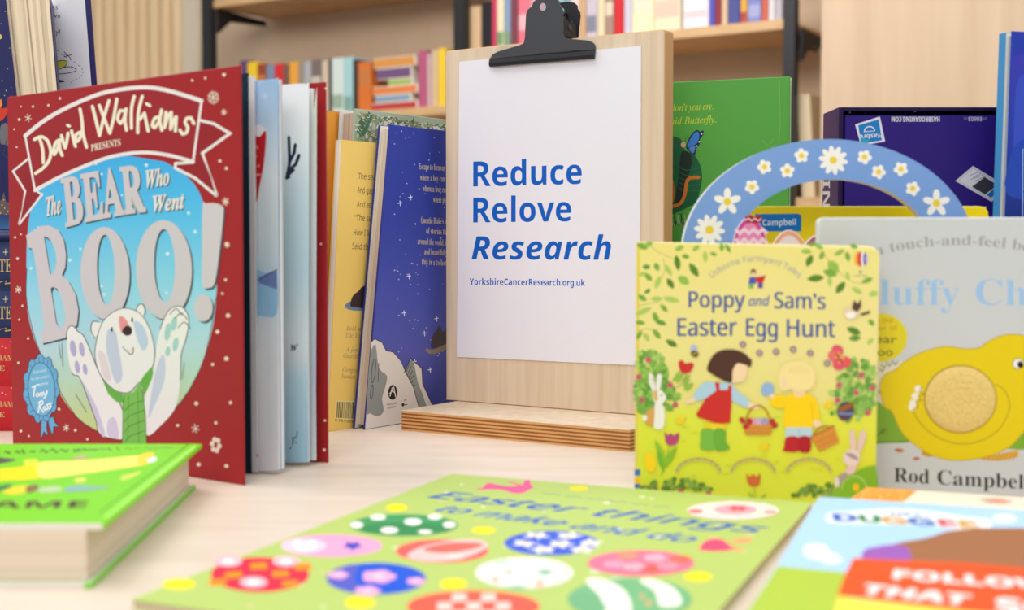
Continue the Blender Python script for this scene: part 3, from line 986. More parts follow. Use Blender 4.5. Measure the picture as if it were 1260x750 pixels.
for st in ([(125, 320), (150, 308), (175, 296)], [(148, 310), (140, 350), (136, 390)], [(168, 362), (156, 376), (164, 392), (176, 378), (168, 362)], [(186, 365), (184, 392), (192, 364), (202, 362), (202, 386)], [(214, 355), (216, 376), (230, 372)], [(240, 345), (232, 380), (214, 404)],
           [(185, 430), (178, 470), (170, 515)], [(172, 440), (200, 422), (208, 445), (182, 468), (212, 512)], [(220, 465), (212, 480), (220, 496), (232, 480), (220, 465)], [(252, 446), (238, 456), (250, 474), (238, 492)], [(272, 440), (258, 450), (270, 468), (258, 488)]):
    a.stroke(smooth(c6(st), 3, False), 1.6, (240, 246, 250))
# snow on the red
a.dots([(26, 131, 1.2), (41, 131, 1.5), (60, 129.5, 1.5), (74, 121, 1.6), (24, 147, 1.8), (18, 159, 1.2), (21, 181, 1.2), (237, 99, 1.6), (253, 96, 1.6), (276, 92, 2.3), (271, 198, 2), (279, 207, 2), (279, 300, 2.2), (19, 292, 1.5), (26, 288, 1.3), (22, 318, 1.8),
        (24, 393, 1.4), (28, 376, 1.4), (35, 416, 1.6), (23, 446, 1.5), (278, 344, 1.8), (274, 361, 1.6), (281, 388, 2.8), (268, 408, 2.6), (279, 441, 2.8), (262, 448, 2), (242, 496, 2.6), (219, 523, 2), (284, 495, 2.2), (266, 520, 2), (93, 529, 1.8), (36, 536, 1.4), (26, 530, 1.8), (73, 503, 1.8), (108, 540, 1.6), (245, 571, 2.6), (279, 573, 2.6), (25, 356, 1.4)], 2, dotc)
def flake(x, y, r, w=1.0):
    a.up()
    for k in range(3):
        t = pi * k / 3 + .3
        a.stroke([(x - r * cos(t), y - r * 1.15 * sin(t)), (x + r * cos(t), y + r * 1.15 * sin(t))], w, dotc, keep=True, cap=False)
        for s_ in (-1, 1):
            for d_ in ((-.5, .5) if r > 5 else ()):
                a.stroke([(x + s_ * r * .55 * cos(t), y + s_ * r * .63 * sin(t)), (x + s_ * r * .9 * cos(t + d_), y + s_ * r * 1.03 * sin(t + d_))], w * .8, dotc, keep=True, cap=False)
flake(263, 120, 7.5, 1.25); flake(276, 138, 3.4, 1.2); flake(35, 145, 4.5, .9); flake(278, 248, 4.5, 1.4); flake(23, 356, 4, 1.2); flake(241, 527, 5, 1.1); flake(82, 526, 4, 1.2); flake(280, 301, 3.4, 1.4)
a.up()
for k in range(6):
    t = pi * k / 3 + .2
    a.ell(266 + 4.4 * cos(t), 547 + 7 * sin(t), 3, 3.4, dotc, keep=True, n=9)
fc = m.build('front_cover', GLOSS, bear)

# the leaves, fanned out between the covers from the spine
SPN = A_ - bp.N * 0.004 + bp.U * 0.004
def leaf_group(name, e0, e1, ytop, z0, colf, cole, k, art=None, label=None, spine_w=0.0012, mat=None):
    """e0, e1: front and rear corners of the fore-edge where the photo shows them at the foot"""
    E0 = ground(*e0, z0); E1 = ground(*e1, z0)
    E0.z = E1.z = 0
    d = (E0 - SPN).normalized()
    nb = Vector((-d.y, d.x, 0))
    if nb.y < 0: nb = -nb
    S1 = SPN + nb * spine_w
    pl = vplane(SPN, E0)
    top = pl.hit(e0[0], ytop)[1]
    m = MB()
    cs = [jit(cole, 9) if q % 3 < 2 else mixc(cole, (150, 146, 150), .35) for q in range(k)]  # some edges greyed: shade of the gaps between leaves painted in
    for q in range(k):
        t0, t1 = q / k, (q + 1) / k
        f0, f1 = E0.lerp(E1, t0), E0.lerp(E1, t1)
        h = top - rng.uniform(0, .0012)
        pull = rng.uniform(0, .0015)
        f0b, f1b = f0 - d * pull, f1 - d * pull
        s0, s1 = SPN.lerp(S1, t0), SPN.lerp(S1, t1)
        P = [s0, f0b, f1b, s1]
        lo = [Vector((p.x, p.y, z0)) for p in P]; hi = [Vector((p.x, p.y, h if i_ in (1, 2) else min(h, outl[0][1] - .003))) for i_, p in enumerate(P)]
        for i in range(4):
            j = (i + 1) % 4
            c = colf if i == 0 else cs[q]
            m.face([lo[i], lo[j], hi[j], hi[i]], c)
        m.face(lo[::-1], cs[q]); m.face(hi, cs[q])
    if art:
        art(Art(m, pl, 0.0002), pl)
    o = m.build(name, mat or PAPER, bear)
    if label: tag(o, label)
    return o
leaf_group('endpaper', (310.5, 582.5), (311.5, 582), 88, 0.0006, (18, 48, 66), (20, 50, 66), 1, label='dark teal endpaper')
def pinkpage(a, pl):
    a.dots([(316, 180, 1.2), (317, 215, 1.5), (317, 118, 1.0), (317, 560, 2), (316, 140, 1)], 1, (226, 160, 160))
leaf_group('page', (318, 580.5), (319.0, 579.8), 91, 0.002, (236, 228, 232), (232, 226, 228), 1, pinkpage, spine_w=.0006)
SPN = SPN + Vector((0.001, 0.0035, 0))
def bluepage(a, pl):
    a.grad([(300, 97.2), (342.4, 95.6), (343.2, 578), (300, 578)], [(97, (162, 198, 234)), (150, (192, 216, 240)), (215, (222, 230, 238)), (300, (214, 228, 236)), (340, (196, 218, 236)), (420, (224, 228, 236)), (578, (226, 222, 228))], 20)
    a.poly(smooth([(300, 330), (318, 332), (334, 338), (341, 336), (341, 386), (320, 388), (300, 385)], 3), (150, 196, 232))
    a.poly([(318, 341), (341, 331), (341, 356), (319, 348)], (110, 132, 186)); a.stroke([(317, 345), (341, 331)], 0.9, (60, 66, 100), cap=False)
    a.poly(smooth([(309, 160), (318, 153), (326, 158), (328, 165), (318, 170), (308, 172)], 4), (240, 240, 244))
    a.poly(smooth([(311, 175), (320, 168), (327.5, 162), (325, 200), (319, 232), (316, 248), (309, 250)], 4), (196, 30, 40))
    a.dots([(317, 182, 1.6), (318, 204, 2), (320, 215, 1.6), (316, 192, 1.4)], 1.5, (226, 130, 120))
    for d in range(3):
        t = pi * d / 3
        a.stroke([(326 - 5 * cos(t), 118 - 6 * sin(t)), (326 + 5 * cos(t), 118 + 6 * sin(t))], 1.1, (206, 222, 244), keep=d > 0, cap=False)
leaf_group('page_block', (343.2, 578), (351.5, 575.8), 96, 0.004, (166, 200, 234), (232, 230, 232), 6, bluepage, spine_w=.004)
SPN = SPN + Vector((0.001, 0.0055, 0))
def palepage(a, pl):
    a.grad([(340, 106), (380.5, 101.5), (379.5, 568.5), (340, 568.5)], [(101, (238, 240, 242)), (170, (224, 234, 238)), (260, (196, 222, 232)), (330, (186, 218, 232)), (430, (222, 230, 236)), (470, (180, 214, 230)), (568, (158, 200, 222))], 18)
    for P in ([(353, 219), (356.5, 200), (355.5, 169)], [(356, 200), (362, 188), (363.5, 178)], [(355, 210), (364, 202), (368, 191)], [(354, 216), (361, 209)]):
        a.stroke(P, 4.0, (34, 44, 70))
    a.dots([(356, 218, 1.6), (359, 206, 1.4)], 1, (34, 44, 70))
    a.text('y!', 'SBI', [(357, 548), (364.5, 545)], 15, (30, 34, 48), (.15, -1))
    a.text('w', 'SBI', [(357, 432), (366, 431)], 12, (30, 34, 48), (.1, -1))
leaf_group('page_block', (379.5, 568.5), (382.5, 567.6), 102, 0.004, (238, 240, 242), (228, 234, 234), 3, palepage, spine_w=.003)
SPN = SPN + Vector((0.001, 0.004, 0))
def paleleaf(a, pl):
    a.grad([(383, 109), (390, 108), (388.6, 566), (382.5, 566)], [(109, (226, 236, 220)), (250, (232, 238, 240)), (470, (196, 204, 226)), (566, (220, 232, 238))], 8)
leaf_group('page', (388.8, 566), (391, 565.6), 107.5, 0.004, (228, 234, 236), (226, 232, 226), 2, paleleaf, spine_w=.002)
SPN = SPN + Vector((0.001, 0.004, 0))
def redback(a, pl):
    a.dots([(401, 109, 1.4), (399, 553, 2.0), (400, 517, 1.6), (395, 300, 1.4)], 1.5, dotc)
leaf_group('back_cover', (404.2, 569), (405.2, 568.2), 100, 0.0, (160, 36, 42), (150, 36, 42), 1, redback, spine_w=.0015, mat=GLOSS)
# spine
m = MB(); m.slab(Plane(A_ + bp.U * -0.003, bp.U, -bp.N, ZV), round_poly([(0, 0.0024), (.004, 0.0024), (.004, .021), (0, .021)], .0015, 3), 0.0, zt0 - .0005, (158, 38, 44))
m.build('spine', GLOSS, bear)

# ================================================================ HELPERS FOR STANDING BOOKS
def hard_book(name, pl, outline, th, face_c, back_c, page_c, label, cat, art=None, board=0.0028, lip=0.004, mat=GLOSS, back_extra=None, npages=9, spine=None, group=None, back_board=None):
    bb = back_board or board
    """outline: the front board in the plane of pl, bottom left first, anticlockwise; pages and rear board behind it"""
    c = pl.at(sum(p[0] for p in outline) / len(outline), 0, -th / 2)
    root = thing(name, (c.x, c.y, min(pl.at(*p).z for p in outline)), label, cat, group)
    m = MB(); m.slab(pl, outline, -board, 0, face_c, face_c, (232, 226, 214), bev=0.0006)
    if art: art(Art(m, pl, 0.0))
    m.build('front_cover' if not back_extra else 'back_cover', mat, root)
    m = MB(); m.pages(pl, inset(ccw(outline), lip), -th + bb + 1e-4, -board - 1e-4, npages, page_c, 12); m.build('page_block', PAPER, root)
    m = MB(); m.slab(pl, outline, -th, -th + bb, (232, 226, 214), back_c, back_c, bev=0.0006); m.build('back_cover' if not back_extra else 'front_cover', mat, root)
    if spine:
        o = ccw(outline)
        xs = max(p[0] for p in o); y0 = min(p[1] for p in o); y1 = max(p[1] for p in o)
        m = MB(); m.slab(pl, [(xs - .0002, y0), (xs + .002, y0), (xs + .002, y1), (xs - .0002, y1)], -th, 0, face_c, bev=.0006); m.build('spine', mat, root)
    return root

def board_book(name, pl, outline, th, col, edge, label, art=None, leaves=5, extra=None):
    c = pl.at(sum(p[0] for p in outline) / len(outline), 0, -th / 2)
    root = thing(name, (c.x, c.y, min(pl.at(*p).z for p in outline)), label, 'book')
    m = MB(); m.slab(pl, outline, -0.002, 0, col, edge, edge, bev=0.0006)
    if art: art(Art(m, pl, 0.0))
    m.build('front_cover', GLOSS, root)
    m = MB()
    for k in range(leaves):
        a, b = -0.0021 - (th - 0.0042) * k / leaves, -0.0021 - (th - 0.0042) * (k + 1) / leaves
        m.slab(pl, inset(ccw(outline), 0.0004), b + .0001, a, edge, jit(edge, 6), bev=0.0005)
    m.build('page_block', PAPER, root)
    m = MB(); m.slab(pl, outline, -th, -th + 0.002, edge, edge, col, bev=0.0006); m.build('back_cover', GLOSS, root)
    return root, m

# ================================================================ THE LEANING ROW BETWEEN THE RED BOOK AND THE STAND
NAVY = (46, 60, 152)
rA, rB = ground(449, 528.5), ground(493, 521.2)
rp = vplane(rA, rB)
def skew(pl, pxs):
    return ccw(pl.hits(pxs))
W_ROW = 0.185
tlu = rp.hit(481, 153)
def quad_from(pl, blpx, tlpx, width):
    b = pl.hit(*blpx); t = pl.hit(*tlpx)
    b = (b[0], 0.0)
    return [b, (b[0] + width, 0.0), (t[0] + width, t[1]), t]
def blue_art(a):
    a.grad([(480.5, 153.5), (600, 168), (600, 500), (449.5, 527)], [(150, (40, 60, 162)), (260, (46, 64, 166)), (360, (70, 82, 180)), (440, (86, 92, 182)), (500, (58, 66, 150))], 16)
    GOLD = (222, 204, 146)
    for t, x, y in (('Escape to faraway lands', 515.6, 208), ('where a boy can fly,', 517, 221.6), ('where a frog can sing', 520.2, 235), ('where pigs', 533, 248.6),
                    ('Quentin Blake\u2019s box', 518, 274), ('of stories full of', 524.5, 287.2), ('around the world, in', 514, 300), ('and beautifully', 522.2, 312.6), ('this is a collection', 519, 325)):
        L = len(t) * 1.86
        a.text(t, 'S:-.01', [(x, y), (x + L, y + L * .06)], 7.4, GOLD, (0, -1))
    r = random.Random(3)
    a.dots([(r.uniform(484, 548), r.uniform(160, 440), r.choice([.5, .6, .8])) for _ in range(70)], .6, (190, 196, 232))
    for x, y in ((505, 243), (503, 340), (537, 392), (522, 410), (510, 445), (492, 250), (529, 455), (497, 385)):
        a.stroke([(x - 2.6, y), (x + 2.6, y - 1)], .9, (236, 236, 250), cap=False); a.stroke([(x, y - 3.4), (x + .6, y + 3.4)], .9, (236, 236, 250), keep=True, cap=False)
    # small boat of travellers
    a.poly(smooth([(524, 428), (532, 430), (545, 424), (560, 410), (560, 420), (546, 431), (534, 435), (526, 434)], 3), (150, 132, 108))
    a.poly(smooth([(531, 428), (532, 414), (537, 406), (541, 400), (545, 408), (552, 402), (560, 404), (560, 414), (546, 424)], 3), (74, 66, 70))
    # snowy peaks
    SN, SHD, OUT = (228, 222, 216), (146, 152, 150), (50, 48, 56)
    a.poly([(505, 456), (510, 446), (505.5, 440), (511, 446), (519, 453), (520, 472), (525, 483), (530, 494), (533, 500), (514, 504), (508, 480)], SN)
    a.poly([(497, 460), (505, 440), (510, 450), (514, 470), (520, 485), (525, 500), (514, 503), (510, 480)], SHD)
    a.poly([(456.8, 420), (461, 416.5), (470, 421), (475, 431), (484, 433), (494, 445), (500, 460), (508, 474), (513, 492), (518, 516), (449.2, 527.8)], SN)
    a.poly(smooth([(455, 440), (462, 424), (466, 452), (476, 462), (474, 476), (470, 490), (472, 505), (465, 512), (455, 508), (451, 505)], 3), SHD)
    for k in range(6):
        a.stroke([(499 + k * 1.5, 459 + k * 3), (505 + k * 1.3, 444 + k * 6)], .6, OUT, keep=k > 0, cap=False)
    a.stroke([(457, 420), (461, 416.5), (470, 421), (475, 431), (484, 433), (494, 445), (500, 460), (508, 474), (513, 492), (516, 502)], .9, OUT, cap=False)
    a.stroke([(497, 459), (505, 440), (511, 446), (519, 453), (520, 472), (525, 483), (530, 494), (532, 498)], .9, OUT, cap=False)
    a.stroke([(466, 446), (465, 470)], .6, OUT, cap=False); a.stroke(a.epts(459.5, 456, 2.2, 15, .1, 14), .7, OUT, cap=False, closed=True); a.stroke(a.epts(457.3, 482, 1.5, 9, .1, 12), .7, OUT, cap=False, closed=True)
    # publisher's mark
    a.ell(483, 482.4, 5.6, 9.2, (34, 30, 34), .05)
    a.stroke([(479.8, 487), (482.5, 477), (484.5, 476), (486.5, 487.5)], 1.1, (232, 226, 220)); a.stroke([(479, 484), (483, 480.5), (486.3, 484)], 1.0, (232, 226, 220))
    a.text('PAVILION', 'N', [(476, 499), (487.4, 496.8)], 2.6, (52, 48, 50), (0, -1)); a.text('CHILDREN\u2019S', 'N', [(476, 503), (487, 500.8)], 2.2, (52, 48, 50), (0, -1))
    a.ell(495.8, 497.6, 1.7, 2.2, (40, 36, 40), n=10); a.stroke([(498, 498), (501, 497.2)], 1.1, (60, 56, 60), cap=False); a.stroke([(497, 493), (499.5, 490)], .8, (60, 56, 60), cap=False)
blue = hard_book('hardback_book', rp, quad_from(rp, (449, 528.5), (480.5, 153), W_ROW), 0.0165, NAVY, (50, 58, 140), (206, 194, 178),
                 'navy blue hardback with gold lettering and a snowy peak, leaning left of the clipboard stand', 'book', blue_art, back_extra=True, mat=CLOTHY)

yp = rp.shift(-0.0185)
def yellow_art(a):
    INKB = (92, 74, 50)
    for t, x, y in (('The sea snail', 440.6, 220), ('And gazed', 439.5, 237), ('And as she', 439, 254.5), ('\u201cThe sea is', 436, 271), ('How I long', 435, 289), ('Said the snail', 433.2, 306)):
        L = len(t) * 2.75
        a.text(t, 'N', [(x, y), (x + L, y + L * .07)], 7.4, INKB, (0.05, -1))
    a.poly(smooth([(424, 376), (430, 371), (440, 370), (460, 372), (460, 380), (440, 382), (428, 380)], 3), (112, 142, 170))
    a.poly(smooth([(431, 376), (434, 364), (441, 358), (447, 352), (462, 350), (462, 378), (440, 378)], 3), (66, 52, 54))
    GRY = (166, 140, 106)
    for t, x, y in (('Bold and', 426, 406), ('The Times', 425, 414.5), ('A joy to', 424.5, 432), ('Guardian', 422.5, 440), ('Gorgeous', 421.5, 457), ('Sunday', 420, 465)):
        L = len(t) * 2.9
        a.text(t, 'SI', [(x, y), (x + L, y + L * .05)], 5.6, GRY, (0.03, -1))
    a.poly([(413.5, 492), (450, 493), (450, 519), (412, 514.5)], (244, 226, 150))
    r = random.Random(5)
    x = 415.0
    a.up()
    while x < 436:
        w = r.choice([.5, .7, 1.1])
        a.poly([(x, 494 + (x - 415) * .02), (x + w, 494 + (x - 415) * .02), (x + w - 1.0, 513.5 + (x - 415) * .06), (x - 1.0, 513.5 + (x - 415) * .06)], (52, 42, 40), True)
        x += w + r.choice([.6, .8, 1.1])
    a.text('9 781509', 'N', [(412, 518), (434, 520)], 3, (70, 58, 50), (0, -1))
YEL = (250, 214, 116)
yb = hard_book('paperback', yp, quad_from(yp, (403, 531), (420.5, 171.5), 0.19), 0.008, YEL, (236, 196, 96), (222, 214, 198),
               'pale yellow paperback with a barcode, standing just left of the navy blue hardback', 'book', yellow_art, board=0.0006, lip=0.0004, npages=6, mat=MATTE)
jp = yp.shift(-0.0105)
def jungle_art(a):
    r = random.Random(11)
    a.grad([(437.5, 133.5), (620, 160), (620, 420), (425, 420)], [(130, (186, 196, 176)), (160, (150, 168, 138)), (300, (120, 146, 112))], 10)
    for k in range(260):
        x, y = r.uniform(440, 552), r.uniform(139, 200)
        y = max(y, 137 + (x - 437) * .155 + 5)
        a.leaf(x, y, r.uniform(7, 18), r.uniform(2, 4), r.uniform(0, 3), r.choice([(96, 130, 90), (126, 152, 112), (196, 200, 186), (160, 160, 116), (80, 112, 84), (226, 226, 214), (232, 232, 222), (206, 206, 190), (150, 136, 96)]), k % 6 > 0)
    for k in range(120):
        x = r.uniform(438, 550)
        a.leaf(x, 135.2 + (x - 437) * .158 + r.uniform(2.2, 8), r.uniform(3, 5.5), r.uniform(1.4, 2.4), r.uniform(-.6, 1.0), r.choice([(96, 130, 90), (126, 152, 112), (206, 208, 196), (160, 160, 116), (80, 112, 84), (226, 226, 214), (150, 136, 96)]), k % 6 > 0)
    for k in range(9):     # a fern frond
        a.leaf(446 + k * 1.4, 166 - k * 3.0, 10 - k * .5, 2.6, -.4, (70, 118, 84), k > 0); a.leaf(441 + k * 1.6, 163 - k * 3.0, 9 - k * .5, 2.4, -2.2, (70, 118, 84), True)
jb = hard_book('hardback_book', jp, quad_from(jp, (419, 524), (437, 133.2), 0.20), 0.0215, (160, 176, 150), (190, 208, 212), (176, 156, 140),
               'hardback with a fern jungle picture, its top showing above the navy and pale yellow books', 'book', jungle_art, npages=7, mat=MATTE)
op = jp.shift(-0.0240)
ob_ = hard_book('paperback', op, quad_from(op, (385, 523), (396, 135), 0.19), 0.009, (238, 160, 60), (238, 160, 60), (224, 214, 198),
                'plain orange paperback seen as a strip right of the red fanned picture book', 'book', None, board=0.0006, lip=.0004, mat=MATTE)

# ================================================================ THE STACK OF THICK BOOKS ON THE LEFT
sy = ground(8, 531).y
SPX = -0.372
zz = 0.0
def spine_book(h, col, x0, art, label, pagec=(222, 212, 192)):
    global zz
    root = thing('hardback_book', ((x0 + SPX) / 2, sy + .07, zz), label, 'book', None)
    pl = Plane((0, sy, 0), (1, 0, 0), ZV, (0, -1, 0))
    m = MB()
    k = 9
    prof = [(-(1 - cos(pi * (q / (k - 1) - .5))) * .006 * 1, zz + h * q / (k - 1)) for q in range(k)]
    prof = [(0.006 * (cos(pi * (q / (k - 1) - .5)) - 1) , zz + h * q / (k - 1)) for q in range(k)]
    for i in range(k - 1):
        m.face([pl.at(x0, prof[i][1], prof[i][0]), pl.at(SPX, prof[i][1], prof[i][0]), pl.at(SPX, prof[i + 1][1], prof[i + 1][0]), pl.at(x0, prof[i + 1][1], prof[i + 1][0])], col)
    for x in (x0, SPX):
        m.face([pl.at(x, p[1], p[0]) for p in prof] + [pl.at(x, zz + h, -.009), pl.at(x, zz, -.009)], col)
    if art: art(Art(m, pl, 0.0004))
    m.build('spine', CLOTHY, root)
    for z0, z1 in ((zz, zz + .003), (zz + h - .003, zz + h)):
        m = MB(); m.box((x0, sy + .0092, z0), (SPX, sy + .152, z1), col, bev=.0006); m.build('cover', CLOTHY, root)
    m = MB(); m.pages(hplane(0), [(x0 + .004, sy + .0095), (SPX - .004, sy + .0095), (SPX - .004, sy + .148), (x0 + .004, sy + .148)], zz + .0031, zz + h - .0031, 14, pagec, 10); m.build('page_block', PAPER, root)
    zz += h
    return root
def zof(py): return CAMZ + (302.2 - py) / FPX * sy
REDS, NAVS = (198, 34, 44), (34, 50, 98)
def red_spine(y):
    def f(a):
        a.text('BIRMINGHAM', 'S', [(-44, y - 9), (17, y - 6)], 7.0, (214, 170, 120), (0, -1)); a.text('TALE', 'S', [(-24, y + 5), (6, y + 6)], 6.5, (214, 170, 120), (0, -1))
        a.dots([(3, y - 24, 1.2), (7, y - 22, .8), (14, y - 30, 1)], 1, (220, 180, 140))
    return f
def navy_spine(y):
    def f(a):
        a.text('CHOCOLATE', 'S', [(-62, y + 6), (14.5, y + 6)], 15, (206, 178, 112), (0, -1))
        a.stroke([(0, y + 19), (8, y + 17), (6, y + 21), (13, y + 20)], 1.2, (214, 186, 110)); a.stroke([(7, y - 22), (7, y - 14)], .8, (214, 200, 160)); a.stroke([(4, y - 18), (10, y - 18)], .8, (214, 200, 160), keep=True)
    return f
hR = zof(476)
def plain_spine(word, style, cap, col):
    return None
spine_book(hR, REDS, -0.600, red_spine(507), 'bright red thick hardback at the bottom of the left stack, flat on the table')
spine_book(zof(416) - zz, REDS, -0.596, red_spine(450), 'bright red thick hardback second from the bottom of the left stack, under the navy ones')
spine_book(zof(358) - zz, NAVS, -0.604, navy_spine(386), 'navy thick hardback third from the bottom of the left stack, resting on the red ones')
spine_book(zof(297) - zz, NAVS, -0.600, navy_spine(328), 'navy thick hardback fourth from the bottom of the left stack, under the thinner topmost one')
spine_book(zof(284) - zz, (30, 46, 92), -0.606, None, 'thin navy hardback topmost of the left stack, carrying the upright books')
# standing on the stack: a thick paperback with its fore-edge to the front
STT = zz
qA = Vector((-0.60, sy + .004, STT)); qB = Vector((-0.30, sy + .094, STT))
qp = vplane(qA, qB)
def on(px, py): return qp.hit(px, py)
pb = thing('paperback', qp.at(*on(45, 290), -0.05), 'fat paperback with cream page edges and a navy cover, standing on the left stack', 'book')
u0, u1 = on(21.5, 118), on(70, 112)
t0, t1 = on(8, 0), on(60.5, 0)
h_ = 0.235
def ext(b, t, v):
    k = (v - b[1]) / (t[1] - b[1]); return (b[0] + (t[0] - b[0]) * k, v)
b0, b1 = ext(u0, t0, 0.0005), ext(u1, t1, 0.0005)
c0, c1 = ext(u0, t0, h_), ext(u1, t1, h_)
m = MB()
nst = 22
r = random.Random(2)
for k in range(nst):
    f0, f1 = k / nst, (k + 1) / nst
    c = jit((222, 206, 178), 16)
    if r.random() < .22: c = (178, 160, 140)
    dn = r.uniform(-.0012, 0)
    L2 = lambda a, b, f: (a[0] + (b[0] - a[0]) * f, a[1] + (b[1] - a[1]) * f)
    q = [L2(b0, b1, f0), L2(b0, b1, f1), L2(c0, c1, f1), L2(c0, c1, f0)]
    m.slab(qp, q, -0.085, dn, c)
m.build('page_block', PAPER, pb)
m = MB()
cov = [(b0[0] - .034, .0005), (b0[0] - .0003, .0005), (c0[0] - .0003, h_ + .001), (c0[0] - .05, h_ + .001)]
m.slab(qp, cov, 0.0035, 0.0043, (40, 42, 92))
a = Art(m, qp, 0.0043)
a.dots([(0, 46, 3.2), (3, 100, .8), (8, 112, .8), (6, 118, .7), (12, 60, .6), (10, 85, .6), (2, 30, .6), (14, 108, .5), (7, 15, .5)], 1, (206, 190, 96))
a.poly(smooth([(-4, 138), (2, 128), (2, 134), (9, 132), (11, 129), (9, 140), (3, 148), (-4, 150)], 3), (206, 62, 40)); a.poly([(-3, 128), (2, 122), (3, 130), (-2, 136)], (236, 140, 50))
a.poly(smooth([(1, 156), (8, 152), (12, 160), (10, 172), (14, 180), (6, 178), (1, 176)], 3), (112, 110, 116))
a.stroke([(9, 170), (4, 190), (11, 196)], 1, (60, 60, 70))
a.poly([(-4, 262), (-4, 250), (2, 246), (5, 236), (8, 248), (12, 250), (14, 262), (15, 272), (-4, 272)], (104, 92, 96)); a.dots([(3, 252, .9), (6, 256, .9), (10, 260, .9), (1, 262, .9), (8, 264, .8), (5, 246, .7)], 1, (240, 200, 110))
a.grad([(-6, 264), (16, 264), (16, 282), (-6, 282)], [(264, (44, 70, 120)), (282, (70, 120, 170))], 4)
a.dots([(11, 222, 1.4), (4, 214, 1)], 1, (26, 28, 50))
m.build('front_cover', GLOSS, pb)
m = MB(); m.slab(qp, [(b1[0] + .0002, .0005), (b1[0] + .0010, .0005), (c1[0] + .0010, h_), (c1[0] + .0002, h_)], -0.085, -0.002, (40, 42, 92)); m.build('back_cover', GLOSS, pb)
# and an activity book opened to a white page, behind it
wA = Vector((-0.60, sy + .128, STT)); wB = Vector((-0.30, sy + .122, STT))
wp = vplane(wA, wB)
ab = thing('activity_book', wp.at(*wp.hit(90, 250), 0), 'navy bordered activity book showing a white puzzle page with scissors, upright behind the fat paperback', 'book')
wb_ = wp.hit(122, 150); wt_ = wp.hit(111, 0)
e0, e1 = ext(wb_, wt_, .0005), ext(wb_, wt_, .275)
m = MB()
l0, l1 = ext(wp.hit(71, 112), wp.hit(61.8, 0), .0005), ext(wp.hit(71, 112), wp.hit(61.8, 0), .275)
navyq = [l0, e0, e1, l1]
m.slab(wp, navyq, -0.003, 0.0, (46, 44, 96), bev=.0006)
m.build('back_cover', GLOSS, ab)
m = MB()
wq = [(navyq[0][0] + .001, .004), (e0[0] - .0052, .004), (e1[0] - .0052, .273), (navyq[3][0] + .001, .273)]
m.slab(wp, wq, 0.0001, 0.0022, (222, 222, 228), bev=.0003)
a = Art(m, wp, 0.0022)
G5 = (96, 94, 102)
for t, x0, x1, y in (('Christmas!', 34, 71.5, 12), ('it down', 48, 72.5, 22.5), ('so:', 60, 64.5, 31), ('enjoy!', 53, 72.6, 42.5)):
    a.text(t, 'R', [(x0 + 1, y), (x1 + 2.5, y)], 6.2, (70, 68, 76), (0, -1))
cz = a.conv(0, 0, 3.818)
dash = smooth(cz([(250, 215), (300, 262), (350, 290), (392, 330), (380, 365), (345, 380), (330, 405)]), 5, False)
for k in range(0, len(dash) - 1, 2):
    a.stroke([dash[k], dash[k + 1]], .6, G5, keep=k > 0, cap=False)
a.stroke(cz([(305, 245), (335, 275)]), .9, (50, 48, 54)); a.stroke(cz([(305, 268), (340, 258)]), .9, (50, 48, 54)); a.stroke(a.epts(*cz([(310, 262)])[0], 1.4, 1.4, 0, 8), .6, (50, 48, 54), closed=True)
a.poly(smooth(cz([(255, 325), (262, 298), (290, 285), (318, 290), (312, 310), (285, 325)]), 4), (204, 198, 70)); a.stroke(smooth(cz([(255, 325), (262, 298), (290, 285), (318, 290), (312, 310), (285, 325)]), 4), .9, (54, 50, 50), closed=True, cap=False)
a.stroke(smooth(cz([(262, 350), (320, 345), (362, 332), (340, 315), (300, 318)]), 4, False), .9, (54, 50, 56)); a.poly(smooth(cz([(258, 375), (300, 378), (305, 386), (262, 390)]), 3), (66, 70, 96))
m.build('page_block', PAPER, ab)

